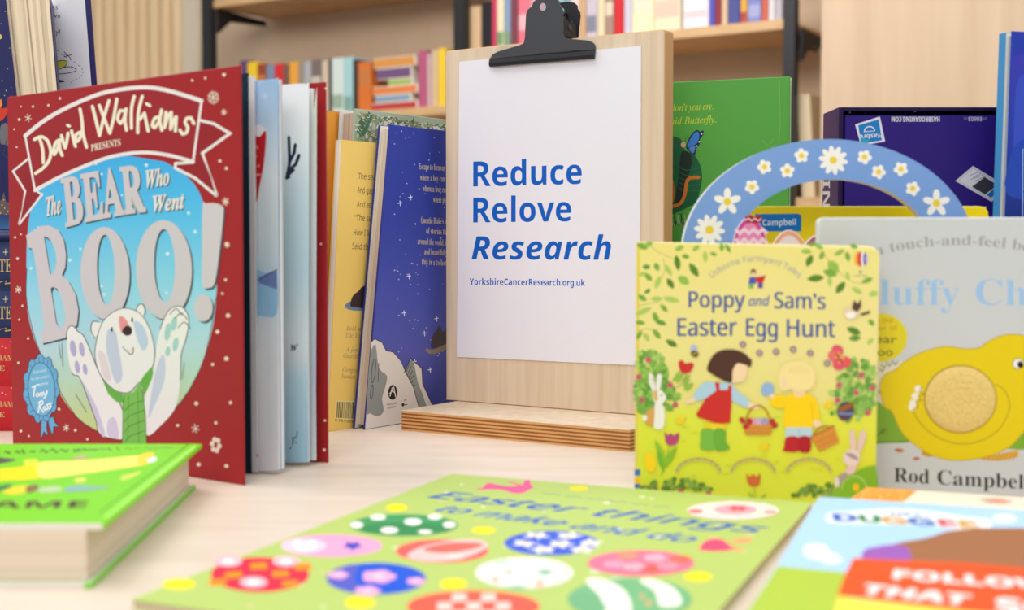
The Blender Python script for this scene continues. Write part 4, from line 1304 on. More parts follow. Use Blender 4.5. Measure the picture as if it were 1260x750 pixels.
# ================================================================ THICK GREEN BOOK LYING AT THE FRONT LEFT
gf, gn = ground(241.5, 600.5), ground(113.5, 724)
tz = 0.0338
tf, tn = ground(249, 545.5, tz), ground(130.5, 642.5, tz)
LG_ = (130, 210, 40)
XL = -0.53
gb = thing('hardback_book', (-0.37, .83, 0), 'thick lime green hardback lying flat at the front left corner of the table', 'book')
def lying(z0, z1, far, near, name, colf, cols, art=None, mat=SATIN, nearc=None):
    m = MB()
    o = ccw([(XL, near.y), (near.x, near.y), (far.x, far.y), (XL, far.y)])
    o = round_poly(o, [0, .002, .002, 0], 3)
    m.slab(hplane(0), o, z0, z1, colf, cols, bev=.0007)
    if art: art(Art(m, hplane(z1), 0.0))
    return m.build(name, mat, gb)
def green_art(a):
    # dark green line and paler stripe along the fore-edge
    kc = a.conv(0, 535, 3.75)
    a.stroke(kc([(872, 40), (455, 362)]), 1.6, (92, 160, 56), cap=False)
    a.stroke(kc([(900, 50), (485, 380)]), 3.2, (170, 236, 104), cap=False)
    DK = (44, 62, 40)
    r = random.Random(9)
    x = -30
    while x < 800:
        w = r.uniform(14, 44)
        y = 80 - 0.028 * x
        a.stroke(smooth(kc([(x, y + r.uniform(-4, 4)), (x + w * .4, y - r.uniform(2, 10)), (x + w * .7, y + r.uniform(0, 7)), (x + w, y - r.uniform(0, 7))]), 3, False), r.uniform(.5, 1.3) if x > 440 else 1.5, mixc(DK, (110, 160, 80), min(1, max(0, x / 900))), cap=False)
        x += w + r.choice([4, 8, 22])
    a.poly(smooth(kc([(-60, 160), (0, 155), (100, 145), (185, 125), (195, 195), (0, 210), (-60, 214)]), 4), (250, 222, 20))
    a.poly(smooth(kc([(180, 128), (330, 118), (480, 108), (640, 94), (690, 96), (670, 135), (480, 165), (300, 190), (188, 198)]), 4), (250, 232, 110))
    a.poly(kc([(110, 112), (170, 108), (180, 130), (110, 140)]), (214, 226, 60))
    a.poly(smooth(kc([(640, 95), (700, 80), (712, 95), (690, 130), (640, 140)]), 4), (248, 214, 70)); a.poly(smooth(kc([(680, 112), (718, 100), (722, 118), (690, 128)]), 4), (226, 232, 230))
    for x in (330, 370, 410, 480): a.stroke(kc([(x, 122 - (x - 330) * .06), (x - 6, 186 - (x - 330) * .12)]), .7, (222, 200, 80), cap=False)
    a.poly(smooth(kc([(-40, 100), (20, 106), (72, 112), (40, 124), (-40, 134)]), 4), (92, 78, 84))
    a.poly(smooth(kc([(330, 105), (380, 92), (410, 98), (370, 112)]), 4), (190, 176, 130))
    a.poly(kc([(345, 200), (400, 195), (390, 218), (345, 220)]), (226, 222, 100))
    a.poly(smooth(kc([(560, 190), (600, 180), (650, 165), (640, 180), (590, 205), (560, 208)]), 3), (210, 222, 96))
    a.poly(smooth(kc([(-20, 240), (50, 226), (40, 244), (-20, 262)]), 3), (60, 128, 76))
    a.poly(smooth(kc([(10, 262), (60, 240), (130, 232), (120, 262), (60, 275)]), 3), (236, 214, 50))
    a.poly(smooth(kc([(120, 240), (170, 228), (175, 250), (130, 268)]), 3), (140, 110, 70))
    a.poly(smooth(kc([(180, 245), (270, 236), (280, 258), (190, 264)]), 3), (190, 206, 160))
    a.poly(smooth(kc([(300, 244), (350, 232), (440, 236), (510, 240), (430, 254), (310, 262)]), 3), (138, 180, 170))
    MR = (84, 40, 50)
    a.text('GAME', 'B', kc([(-190, 338), (395, 335)]), 9.5, MR, (.45, -.9))
lying(0.0, 0.0032, gf, gn, 'back_cover', (206, 214, 190), (136, 216, 58))
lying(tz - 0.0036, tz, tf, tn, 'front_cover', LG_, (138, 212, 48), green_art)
m = MB(); m.pages(hplane(0), [(XL, gn.y + .004), (gn.x - .004, gn.y + .004), (gf.x - .0045, gf.y - .004), (XL, gf.y - .004)], 0.0033, tz - 0.0037, 30, (224, 208, 186), 7); m.build('page_block', PAPER, gb)
m = MB(); m.box((XL - .003, gn.y, 0), (XL - .0002, gf.y, tz), (150, 220, 84), bev=.0008); m.build('spine', GLOSS, gb)
# the uncoloured front edge of the boards
m = MB(); m.box((XL + .002, tn.y - .0004, tz - .0037), (tn.x - .002, tn.y - .00005, tz - .0003), (232, 228, 214)); m.build('board_edge', PAPER, gb)
m = MB(); m.box((XL + .002, gn.y - .0004, .0001), (gn.x - .004, gn.y - .00005, .0033), (232, 226, 214)); m.build('board_edge', PAPER, gb)

# ================================================================ EASTER CRAFT BOOK LYING AT THE FRONT
EZ = 0.0052
ep = hplane(EZ)
eT, eL, eR = [Vector(ep.hit(*p)) for p in ((556, 582.5), (160, 737.5), (1000, 617.8))]
eN = eL + eR - eT
eo = round_poly(ccw([tuple(eT), tuple(eL), tuple(eN), tuple(eR)]), .003, 3)
ecv = (eT + eN) / 2
eb = thing('craft_book', (ecv.x, ecv.y, 0), 'lime green craft book covered in painted eggs, lying flat at the front of the table', 'book')
m = MB(); m.pages(hplane(0), inset(eo, .0004), 0.0005, EZ - .0005, 8, (206, 190, 160), 10); m.build('page_block', PAPER, eb)
m = MB(); m.slab(hplane(0), eo, 0.0, 0.0005, (206, 222, 140)); m.build('back_cover', GLOSS, eb)
m = MB(); m.slab(hplane(0), eo, EZ - .0005, EZ, (186, 207, 112), (166, 170, 110))
a = Art(m, ep, 0.0)
def flat_ell(px, py, rx, ry, col, keep=False):
    a.ell(px, py, rx, ry, col, n=24, keep=keep)
rg = random.Random(4)
a.up()
for k in range(70):      # little white flowers and pale pink specks
    u, v = rg.uniform(.04, .96), rg.uniform(.04, .96)
    q = eT + (eL - eT) * u + (eR - eT) * v
    rr = rg.uniform(.0014, .0034)
    c = (240, 246, 220) if k % 3 else (226, 204, 150)
    m.face([ep.at(q.x + rr * cos(t * pi / 4), q.y + rr * sin(t * pi / 4), a.n) for t in range(8)], c)
for x, y, rx, ry in ((220, 718, 21, 7), (488, 624, 13.5, 5), (558, 718, 17, 7), (443, 741, 19, 8), (595, 652, 15, 4.5), (712, 600.5, 12, 3.2), (859, 709, 18, 6), (1000, 640, 1, 1), (905, 598, .5, .5)):
    if rx > 2: flat_ell(x, y, rx, ry, (252, 228, 40))
PK = (250, 96, 150)
kd = a.conv(480, 580, 5.727); ke = a.conv(680, 600, 3.9375); kf = a.conv(160, 560, 3.0); kg = a.conv(560, 560, 2.864); kh = a.conv(380, 640, 2.864)
a.poly(smooth(kd([(600, 122), (650, 112), (690, 78), (745, 88), (830, 102), (900, 98), (835, 74), (850, 68), (930, 92), (945, 62), (985, 60), (990, 88), (1012, 112), (985, 124), (930, 152), (860, 150), (790, 128), (690, 124), (640, 128)]), 3), PK)
a.poly(smooth(ke([(712, 300), (735, 262), (775, 246), (825, 250), (850, 272), (890, 290), (870, 300), (800, 306)]), 3), (252, 74, 122))
a.poly(ke([(850, 262), (910, 240), (968, 246), (960, 262), (900, 270)]), (246, 168, 120)); a.poly(ke([(860, 290), (930, 296), (920, 308), (860, 304)]), (246, 168, 120)); a.poly(ke([(690, 290), (718, 284), (716, 300)]), (246, 168, 120))
TB = (24, 84, 190)
for d_ in (0, 1.6, 3.0):
    a.flat_text('Easter things', 'N', [(524 + d_, 611.5), (924 + d_, 655)], 0.0255, TB, 0.25)
for d_ in (0, 1.4, 2.6):
    a.flat_text('to make and do', 'N', [(529 + d_, 627.5), (842 + d_, 667)], 0.0205, (40, 94, 194), 0.2)
for q in range(6):
    x = 668 + q * 27
    a.stroke(smooth([(x, 606.2 + q * 3.1), (x + 8, 607.6 + q * 3.1), (x + 15, 607.2 + q * 3.1), (x + 22, 609.4 + q * 3.1)], 3, False), .8, (134, 164, 140), keep=q > 0, cap=False)
WH = (250, 244, 236)
# eggs
flat_ell(497, 645.7, 67, 13.5, (70, 160, 96)); flat_ell(500, 650, 58, 8, (56, 142, 82))
for x, y, rx, ry in kf([]) or [(508, 641.5, 11, 4.4), (465, 636, 10, 3.6), (439, 645.5, 8, 4.2), (479, 652, 11, 4), (535, 635.5, 9, 3.4), (553, 645.2, 8, 4), (523, 654, 9, 2.4)]:
    flat_ell(x, y, rx, ry, WH)
flat_ell(408, 671, 63, 14, (248, 170, 206)); flat_ell(374, 671, 28, 9, (250, 208, 224)); a.poly(smooth([(360, 668), (366, 663), (374, 668), (386, 664), (390, 670), (382, 677), (366, 676)], 3), WH); a.dots([(372, 670, 1.4), (379, 671, 1.4)], 1, (90, 100, 90))
def star(x, y, rx, ry, n, col, inner=.45, rot=0):
    P = []
    for k in range(2 * n):
        t = rot + pi * k / n
        s_ = 1 if k % 2 == 0 else inner
        P.append((x + rx * s_ * cos(t), y + ry * s_ * sin(t)))
    a.poly(P, col)
star(434, 671, 15, 6.5, 5, (72, 74, 196), .5, .3)
flat_ell(544, 677.7, 57, 14.5, (250, 104, 96))
a.poly(smooth([(500, 684), (520, 672), (560, 664), (590, 664), (600, 672), (578, 684), (550, 690), (520, 690)], 3), (246, 200, 196)); a.poly(smooth([(520, 676), (548, 668), (592, 668), (586, 674), (550, 680)], 3), (252, 110, 96)); star(560, 684, 18, 4, 6, (250, 226, 216))
flat_ell(320, 706.7, 60.5, 21.5, (236, 44, 72))
for x, y in ((281, 690), (352, 690), (312, 716)): flat_ell(x, y, 17, 7, (250, 190, 200)); flat_ell(x, y, 8, 3, WH)
for x, y in ((318, 696), (287, 707), (345, 705.5), (372, 697), (268, 716), (357, 718)): a.poly([(x - 10, y - 3.6), (x + 10, y - 4.6), (x + 11, y + 3.8), (x - 10, y + 4.6)], (250, 146, 30))
flat_ell(463, 711.7, 61.5, 19.5, (28, 90, 214)); a.poly(smooth([(402, 711), (412, 700), (440, 694), (436, 712), (446, 728), (416, 724)], 3), (88, 96, 198))
for x, y, r_ in ((416, 707, 13), (466, 709, 21), (512, 715, 12), (452, 727, 16)):
    for k in range(5):
        t = 2 * pi * k / 5
        a.ell(x + r_ * .55 * cos(t), y + r_ * .2 * sin(t), r_ * .5, r_ * .2, (250, 176, 214), keep=k > 0, n=10)
    a.ell(x, y, r_ * .35, r_ * .13, (252, 214, 222), n=10)
flat_ell(678.5, 668, 58, 15, (56, 96, 214))
for x, y in ((646, 668), (690, 669), (716, 676), (668, 676), (726, 668), (660, 659), (700, 659)): star(x, y, 19, 5.6, 5, WH, .5, x); flat_ell(x, y, 5, 1.7, (246, 218, 160))
star(655, 664, 13, 5, 5, (46, 92, 220), .5); star(710, 664.5, 13, 4.6, 5, (46, 92, 220), .5)
flat_ell(645, 704.6, 60.5, 19.5, (244, 238, 230))
a.poly([(657, 703), (672, 700.5), (684, 704), (670, 707.6)], (120, 186, 156)); a.poly([(606, 692), (622, 688.6), (628, 692), (614, 695)], (188, 216, 190)); a.dots([(610, 713, 5), (664, 718, 6), (626, 704, 4), (697, 703, 3)], 4, (248, 196, 176)); a.poly([(620, 722), (640, 720), (650, 724), (634, 726)], (150, 200, 160))
flat_ell(788.7, 692.7, 66, 16, (250, 120, 150))
for x, y, c in ((772, 683, (250, 150, 120)), (806, 686, (250, 176, 196)), (756, 694, (250, 160, 186)), (800, 700, (250, 96, 84)), (838, 688, (252, 110, 90)), (780, 697, (250, 176, 190)), (822, 696, (250, 150, 170))):
    for k in range(5):
        t = 2 * pi * k / 5
        a.ell(x + 8 * cos(t), y + 2.6 * sin(t), 7, 2.4, c, keep=k > 0, n=10)
flat_ell(902, 628, 57, 11.5, (250, 226, 222)); a.ell(905, 627, 26, 6, (248, 170, 186)); star(908, 625.5, 15, 4, 6, (246, 92, 110), .6); a.ell(856, 629, 9, 2.4, (244, 120, 120)); a.ell(948, 630, 8, 2, (246, 160, 150)); a.ell(934, 634, 9, 2.4, (250, 240, 214))
e9 = (582.5, 746, 82, 19.5)
flat_ell(*e9, (252, 98, 78))
for k in range(-4, 5):
    for j in range(-1, 2):
        if (k + j) % 2 == 0:
            x, y = 582.5 + k * 18, 746 + j * 11
            if abs(k) < 4 - abs(j): a.poly([(x - 8, y - 5), (x + 9, y - 5.4), (x + 10, y + 5), (x - 9, y + 5.4)], (250, 214, 202))
flat_ell(775, 737, 77, 26, (120, 186, 130)); a.poly(smooth([(720, 714), (742, 712), (770, 728), (776, 755), (744, 756), (740, 736)], 3), (248, 242, 230)); a.poly(smooth([(786, 714), (806, 713), (832, 726), (838, 744), (812, 746), (806, 728)], 3), (248, 242, 230)); a.poly(smooth([(700, 736), (722, 728), (744, 744), (744, 752), (712, 750)], 3), (116, 180, 130)); a.dots([(798, 742, 4), (790, 734, 3.4)], 3, (226, 170, 120))
m.build('front_cover', SATIN, eb)

# ================================================================ ORANGE AND CREAM BOOK, AND THE SKY BLUE BOOK LYING ON IT
OZ = 0.016
opn = hplane(OZ)
oA, oB = Vector(opn.hit(1066, 598.6)), Vector(opn.hit(1270, 611.8))
oU = (oB - oA).normalized(); oV = Vector((oU.y, -oU.x))
oL = (Vector(opn.hit(1046, 614.5)) - oA).normalized()
ow, ol = 0.25, 0.19
oq = [tuple(oA), tuple(oA + oL * ol), tuple(oA + oL * ol + oU * ow), tuple(oA + oU * ow)]
orb = thing('picture_book', (oA.x + .1, oA.y - .08, 0), 'orange and cream book lying under the sky blue book at the front right', 'book')
m = MB(); m.slab(hplane(0), oq, OZ - .0022, OZ, (240, 228, 210), (236, 214, 190), bev=.0005)
a = Art(m, opn, 0.0)
a.poly([(1066.4, 598.9), (1128.5, 602.8), (1100, 626), (1032, 623)], (250, 160, 70))
r = random.Random(8)
a.dots([(r.uniform(1056, 1112), r.uniform(601.5, 618), r.uniform(1, 2.4)) for _ in range(26)], 2, (252, 182, 106))
a.poly(smooth([(1206, 613), (1228, 612.5), (1246, 616), (1236, 620), (1214, 618)], 3), (206, 186, 170)); a.poly(smooth([(1214, 615), (1232, 614), (1238, 617), (1222, 618)], 3), (226, 150, 130))
m.build('front_cover', SATIN, orb)
m = MB(); m.pages(hplane(0), inset(ccw(oq), .003), 0.0023, OZ - .0023, 12, (232, 222, 202), 9); m.build('page_block', PAPER, orb)
m = MB(); m.slab(hplane(0), oq, 0, .0022, (236, 214, 190), (240, 170, 90), bev=.0005); m.build('back_cover', GLOSS, orb)

DZ = OZ + 0.0065
dp = hplane(DZ)
dA, dB = Vector(dp.hit(1008, 610.8)), Vector(dp.hit(1262, 627.5))
dU = (dB - dA).normalized()
dL = Vector(dp.hit(921, 750)) - dA
dl = dL.length; dL.normalize()
dw, dl = 0.255, 0.30
dq = round_poly(ccw([tuple(dA), tuple(dA + dL * dl), tuple(dA + dL * dl + dU * dw), tuple(dA + dU * dw)]), .006, 4)
db = thing('picture_book', (dA.x + .06, dA.y - .12, OZ), 'sky blue and green picture book with an orange red banner title, lying front right', 'book')
m = MB(); m.pages(hplane(0), inset(dq, .0006), OZ + .0006, DZ - .0006, 7, (236, 232, 226), 8); m.build('page_block', PAPER, db)
m = MB(); m.slab(hplane(0), dq, OZ + .0001, OZ + .0006, (200, 220, 240)); m.build('back_cover', GLOSS, db)
m = MB(); m.slab(hplane(0), dq, DZ - .0006, DZ, (178, 216, 250), (214, 228, 244))
a = Art(m, dp, 0.0)
ki = a.conv(900, 580, 3.5); kj = a.conv(1010, 620, 5.04)
a.poly([(957, 695.5), (1037, 703), (1060, 712), (1040, 745), (1030, 775), (905, 775)], (178, 204, 70))
a.poly(smooth([(988, 676), (993, 670), (1004, 668.5), (1016, 671), (1020, 678), (1030, 682), (1036, 690), (1020, 693), (1008, 688), (994, 685)], 3), (246, 248, 250))
# lettering on a white cloud at the top
a.poly(smooth(kj([(30, 80), (60, 50), (200, 40), (400, 25), (560, 30), (700, 45), (900, 75), (1050, 95), (1045, 150), (900, 165), (640, 132), (300, 125), (60, 118)]), 4), (238, 244, 250))
def ft(txt, p0, p1, cap, col, sl=0): a.flat_text(txt, 'B:.03', [p0, p1], cap, col, sl)
ft('HEY', (1096, 632.5), (1136, 634.5), .0075, (120, 140, 206))
for ch, x0, x1, y, c in (('D', 1028, 1056, 639.5, (66, 122, 222)), ('U', 1060, 1084, 641, (64, 160, 96)), ('G', 1088, 1117, 642.6, (250, 186, 96)), ('G', 1121, 1152, 644.4, (70, 128, 214)), ('E', 1158, 1178, 646.2, (244, 120, 130)), ('E', 1184, 1205, 647.8, (250, 190, 100))):
    ft(ch, (x0 - 1.5, y + .8), (x1 + 1.5, y + 1.8), .021, mixc(c, tuple(v * .8 for v in c), .6))
a.poly(smooth(kj([(1070, 70), (1130, 60), (1200, 70), (1215, 100), (1150, 118), (1080, 110)]), 3), (236, 240, 250))
# a round brown hill behind the banner
a.poly(smooth(kj([(430, 380), (420, 270), (480, 240), (620, 215), (700, 195), (800, 165), (950, 150), (1100, 148), (1300, 150), (1420, 190), (1420, 430), (800, 430)]), 3), (164, 106, 72))
a.poly(smooth(kj([(270, 340), (275, 280), (350, 262), (430, 250), (530, 265), (555, 310), (545, 345)]), 3), (158, 92, 186))
# banner
a.poly([(1050, 686), (1190, 692), (1330, 704), (1330, 762), (1190, 752), (1030, 732), (1040, 706)], (236, 84, 34))
a.poly([(1031.5, 733), (1190, 752), (1330, 763), (1330, 790), (1020, 780)], (254, 232, 84))
WB = (252, 240, 238)
a.flat_text('FOLLOW', 'B:.03', [(1098, 711), (1300, 726)], .0185, WB)
a.flat_text('THAT', 'B:.03', [(1056, 729), (1190, 744)], .0185, WB)
a.flat_text('SOCK', 'B:.03', [(1226, 752), (1400, 766)], .025, WB)
m.build('front_cover', SATIN, db)

# ================================================================ YELLOW FARMYARD BOARD BOOK
pA, pB = ground(780.5, 607), ground(1077, 621.5)
pl = vplane(pA, pB, 0.05)
po = pl.hits([(780.5, 607), (1077, 621.5), (1082.3, 302.5), (783.3, 297)])
po = [(po[0][0], 0.0), (po[1][0], 0.0), po[2], po[3]]
po = round_poly(po, [.002, .006, .009, .003], 5)
def poppy_art(a):
    c3 = a.conv(770, 290, 3.9375); c4 = a.conv(770, 420, 3.572)
    bgp = pl.at
    a.grad([(783, 297.5), (1081.5, 302.8), (1077, 622), (780.8, 607)], [(298, (236, 222, 130)), (360, (236, 222, 140)), (440, (236, 222, 142)), (494, (232, 220, 130)), (506, (224, 226, 72)), (560, (220, 222, 56)), (610, (212, 220, 60))], 30)
    a.poly([(783.5, 299), (787.6, 299), (785, 606.5), (781, 606.5)], (228, 206, 84))
    for y, c in ((577, (60, 118, 190)), (586.5, (240, 196, 40)), (595, (60, 118, 190))):
        a.poly([(780.8, y), (788, y), (788, y + 8), (780.8, y + 8)], c)
    Gs = [(150, 186, 76), (122, 166, 60), (176, 200, 96), (92, 132, 40), (104, 150, 56)]
    r = random.Random(6)
    # leafy sprays in the top corners
    for st in ([(110, 40), (160, 80), (230, 110)], [(180, 110), (190, 160), (170, 210)], [(60, 340), (100, 330), (160, 320)], [(60, 460), (100, 450), (150, 460)], [(930, 40), (960, 90), (1000, 140), (1060, 200)], [(1060, 200), (1120, 230), (1190, 220)]):
        a.stroke(smooth(c3(st), 3, False), .7, (176, 170, 90), cap=False)
    L = [(250, 130, 80, 30, 1.4, 3), (330, 165, 80, 34, 1.0, 3), (216, 230, 60, 30, 1.0, 3), (280, 215, 66, 40, .6, 0), (100, 150, 40, 24, 0, 4), (150, 150, 44, 26, 1.2, 1), (110, 200, 50, 26, .8, 1), (80, 185, 44, 20, -.4, 2), (155, 225, 66, 26, -1.2, 2), (105, 268, 36, 20, -.6, 4),
         (205, 165, 70, 24, 1.0, 2), (260, 60, 50, 24, -.4, 0), (290, 100, 40, 22, .2, 1), (340, 60, 44, 22, -.6, 0), (385, 100, 60, 24, 1.5, 2), (425, 88, 36, 18, .3, 1), (465, 55, 44, 22, 1.5, 1), (495, 60, 50, 20, 1.0, 1), (80, 50, 60, 30, .4, 1), (110, 40, 50, 24, -.3, 0),
         (80, 300, 50, 26, .6, 1), (150, 305, 60, 24, 0, 2), (220, 308, 84, 28, .2, 2), (185, 350, 50, 22, .8, 1), (85, 365, 90, 26, -.4, 2), (145, 395, 60, 28, 1.2, 1), (170, 420, 60, 24, .3, 4), (70, 420, 50, 22, .1, 1), (65, 480, 50, 22, -1, 1), (100, 490, 50, 24, 1.0, 2), (150, 475, 60, 26, .9, 1), (222, 520, 64, 30, .5, 3),
         (875, 75, 56, 24, .1, 0), (890, 120, 64, 32, -1.1, 3), (950, 95, 46, 24, -1.2, 1), (935, 50, 50, 24, .5, 0), (1005, 150, 76, 50, .9, 0), (990, 180, 70, 36, .3, 1), (988, 220, 50, 22, 1.5, 2), (920, 205, 84, 34, -.1, 3), (1035, 80, 60, 24, -.5, 0), (1075, 100, 50, 24, 1.3, 1), (1040, 250, 72, 34, -.9, 3), (1075, 195, 44, 22, 1.3, 2),
         (1120, 265, 60, 26, .5, 2), (1170, 215, 60, 24, -.4, 1), (1200, 280, 50, 28, -.2, 2), (1105, 460, 76, 34, .4, 3), (1110, 495, 60, 30, -.1, 4), (1190, 420, 40, 24, .9, 1), (1185, 510, 44, 22, -.8, 2), (905, 40, 40, 20, -.4, 1), (1105, 50, 40, 22, .4, 1)]
    for x, y, l, w, an, g in L:
        p = c3([(x, y)])[0]
        a.leaf(p[0], p[1], l / 3.94, w / 3.94, an, Gs[g])
    # series line and its little pair of figures
    arc = smooth(c3([(418, 205), (470, 168), (540, 138), (630, 122), (720, 138), (790, 168), (838, 205)]), 5, False)
    a.text('Usborne Farmyard Tales', 'N', arc, 7.2, (160, 160, 172))
    a.ell(*c3([(618, 176)])[0], 3.6, 4.2, (120, 70, 44), n=10); a.ell(*c3([(618, 184)])[0], 2.4, 2.6, (240, 206, 170), n=8)
    a.poly(c3([(600, 200), (628, 198), (632, 232), (594, 232)]), (84, 84, 176)); a.poly(c3([(628, 200), (662, 196), (680, 190), (664, 228), (634, 226)]), (200, 44, 50)); a.poly(c3([(640, 228), (664, 228), (664, 252), (640, 254)]), (90, 70, 160)); a.poly(c3([(598, 232), (620, 232), (620, 254), (594, 254)]), (120, 180, 80))
    a.ell(*c3([(648, 188)])[0], 2.6, 2.8, (240, 212, 160), n=8)
    # publisher's balloon
    bx, by = c3([(1138, 112)])[0]
    for dx, w, c in ((-6.4, 3.4, (240, 200, 60)), (-3.4, 3.4, (238, 120, 60)), (-.4, 3.4, (206, 40, 52)), (2.6, 3.2, (236, 236, 240)), (5.2, 3.4, (80, 80, 170)), (7.4, 2.4, (200, 180, 210))):
        h0 = 9.6 * (1 - (dx / 9.5) ** 2) ** .5
        a.ell(bx + dx, by, w / 2 + .4, h0, c, n=14)
    a.poly([(bx - 1.5, by + 14.5), (bx + 1.2, by + 14.5), (bx + .8, by + 17.5), (bx - 1, by + 17.5)], (70, 60, 140)); a.text('USBORNE', 'N', [(bx - 8, by + 21.5), (bx + 8, by + 21.8)], 2.2, (130, 130, 140), (0, -1))
    # title
    T = (52, 80, 156)
    for k_ in (0, .8):
        a.text('Poppy', 'N', [(847.3 + k_, 377.8), (916 + k_, 377.8)], (19.5, 19), T, (0, -1)); a.text('and', 'I', [(921 + k_, 376), (946.5 + k_, 376)], 12.0, (116, 128, 168), (0, -1)); a.text('Sam\u2019s', 'N', [(952.6 + k_, 378.8), (1015 + k_, 380)], (19.5, 19.5), T, (0, -1))
        a.text('Easter', 'N', [(833.5 + k_, 413), (906 + k_, 412.6)], 21.5, T, (0, -1)); a.text('Egg', 'N', [(918 + k_, 413), (956 + k_, 413.6)], 21.5, T, (0, -1)); a.text('Hunt', 'N', [(968 + k_, 414), (1027 + k_, 414.6)], 21.5, T, (0, -1))
    # flowering bushes
    def bush(cx, cy, rx, ry, n, pinks):
        for k in range(n):
            t, q = r.uniform(0, 2 * pi), r.random() ** .5
            x = cx + rx * q * cos(t)
            if not 783 < x < 1077: continue
            a.ell(x, cy + ry * q * sin(t), r.uniform(3, 6), r.uniform(2.5, 4.5), r.choice([(122, 170, 70), (150, 190, 86), (104, 154, 60), (170, 204, 106), (136, 180, 80)]), r.uniform(0, 3), 8, k % 4 > 0)
        for p in pinks:
            x, y = c4([p])[0]
            a.ell(x, y, 4, 3.6, (206, 100, 116), n=8); a.ell(x, y, 1.4, 1.2, (180, 66, 86), n=6)
    bush(800, 465, 24, 36, 120, []); bush(805, 490, 30, 20, 60, [(100, 80), (58, 155), (195, 190), (70, 255), (218, 278)])
    bush(1056, 475, 26, 34, 110, []); bush(1046, 495, 30, 22, 60, [(1035, 148), (938, 190), (1085, 205), (1012, 224), (932, 258), (1064, 312)])
    for k in range(9): a.leaf(836 + r.uniform(-4, 14), 470 + r.uniform(-8, 6), 14, 4, -.9 + r.uniform(-.3, .3), (150, 186, 70))
    for cx, w in ((830, 90), (1010, 70)):
        for k in range(50):
            t = r.uniform(-1, 1)
            a.ell(cx + t * w / 2, 602 - (1 - t * t) * r.uniform(0, 14) + (cx - 830) * .04, r.uniform(2.5, 5), r.uniform(2, 4), r.choice([(120, 154, 60), (96, 130, 46), (140, 170, 70)]), 0, 8, k % 5 > 0)
    a.dots([(807, 603, 3), (838, 604, 3.6), (872, 607, 3.4)], 3, (196, 84, 110))
    # bee, bird, butterfly, chicks, flower row
    a.ell(854, 428.5, 4.2, 4.4, (176, 186, 226)); a.ell(855, 435, 5, 4, (104, 84, 40), .3); a.stroke([(852, 436), (858, 433)], 1, (220, 180, 60))
    a.poly(smooth(c4([(232, 90), (250, 82), (262, 96), (285, 92), (300, 100), (285, 132), (258, 140), (240, 128)]), 3), (206, 52, 44)); a.stroke(smooth(c4([(265, 140), (255, 180), (222, 200)]), 3, False), 1, (150, 176, 60))
    a.poly(smooth(c3([(1052, 370), (1075, 345), (1110, 350), (1135, 375), (1110, 400), (1075, 402)]), 3), (232, 208, 170)); a.ell(*c3([(1090, 384)])[0], 6, 4, (246, 238, 226)); a.poly(c3([(1095, 355), (1105, 310), (1122, 330), (1140, 306), (1140, 345), (1120, 368)]), (92, 66, 54)); a.poly(c3([(1135, 378), (1180, 362), (1186, 372), (1145, 386)]), (86, 66, 56))
    for x, y, c in ((930, 40, (222, 84, 106)), (965, 90, (226, 90, 90)), (915, 62, (230, 110, 110)), (935, 100, (222, 84, 106))):
        a.ell(*c4([(x, y)])[0], 7.5, 7, c, .5, 14)
    for x, y in ((938, 50), (955, 75), (925, 68), (940, 92)): a.ell(*c4([(x, y)])[0], 2.4, 2, (236, 150, 40), n=8)
    a.stroke(c4([(925, 52), (950, 95)]), 1.6, (140, 60, 50))
    for x, y in ((515, 12), (588, 50), (661, 44), (736, 34), (811, 50), (885, 95)):
        p = c4([(x, y)])[0]; a.ell(*p, 4.2, 4.0, (150, 122, 130), n=12); a.ell(*p, 1.7, 1.6, (206, 190, 184), n=8)
    for x, y in ((238, 350), (606, 465), (890, 280)):
        p = c4([(x, y)])[0]; a.ell(p[0], p[1], 5.6, 4, (238, 206, 40), n=12); a.ell(p[0] + 3, p[1] - 3.6, 3, 2.8, (240, 210, 50), n=10); a.poly([(p[0] + 6, p[1] - 4), (p[0] + 8.4, p[1] - 3), (p[0] + 6, p[1] - 2)], (226, 140, 30))
    for cx in (320, 560, 805):
        arc = a.epts(*c4([(cx, 580)])[0], 27, 18, 0, 18, -pi + .15, -.15)
        a.stroke(arc, 4.4, (206, 196, 108)); a.stroke(a.epts(*c4([(cx, 580)])[0], 27, 18.6, 0, 18, -pi + .15, -.15), .9, (150, 130, 70), cap=False)
        a.dots([(q[0], q[1] - .4, 1.1) for q in arc[1::2]], 1, (150, 126, 70))
    for k in range(24):
        x, y = r.uniform(795, 1060), r.uniform(512, 592)
        a.stroke(smooth([(x, y), (x + 3, y - 1.6), (x + 6, y)], 3, False), .7, (186, 192, 44), k > 0, False)
    # tulips
    a.poly(smooth(c4([(172, 395), (185, 410), (200, 402), (212, 412), (235, 400), (228, 445), (195, 456), (176, 440)]), 3), (184, 72, 120)); a.stroke(c4([(195, 456), (170, 540), (158, 585)]), 1.2, (150, 186, 50)); a.leaf(813, 556, 34, 7, 1.15, (150, 190, 50)); a.leaf(824, 563, 34, 8, -1.0, (140, 184, 50))
    a.ell(*c4([(108, 530)])[0], 6.8, 12.5, (250, 208, 30), -.15); a.leaf(813, 566, 30, 6, 1.3, (120, 176, 50))
    a.poly(smooth(c4([(530, 580), (545, 594), (560, 582), (575, 594), (592, 578), (588, 625), (562, 636), (538, 622)]), 3), (206, 104, 50)); a.stroke(c4([(562, 636), (575, 700)]), 1, (170, 190, 50)); a.leaf(926, 612, 18, 5, .9, (160, 190, 50)); a.leaf(938, 613, 16, 5, -.9, (160, 190, 50))
    # rabbit on the left, rabbit on the right
    W, TAN = (240, 234, 226), (216, 164, 84)
    a.poly(smooth(c4([(92, 310), (120, 290), (135, 300), (130, 360), (100, 370), (84, 345)]), 3), TAN); a.ell(*c4([(84, 335)])[0], 3, 4, W, n=10)
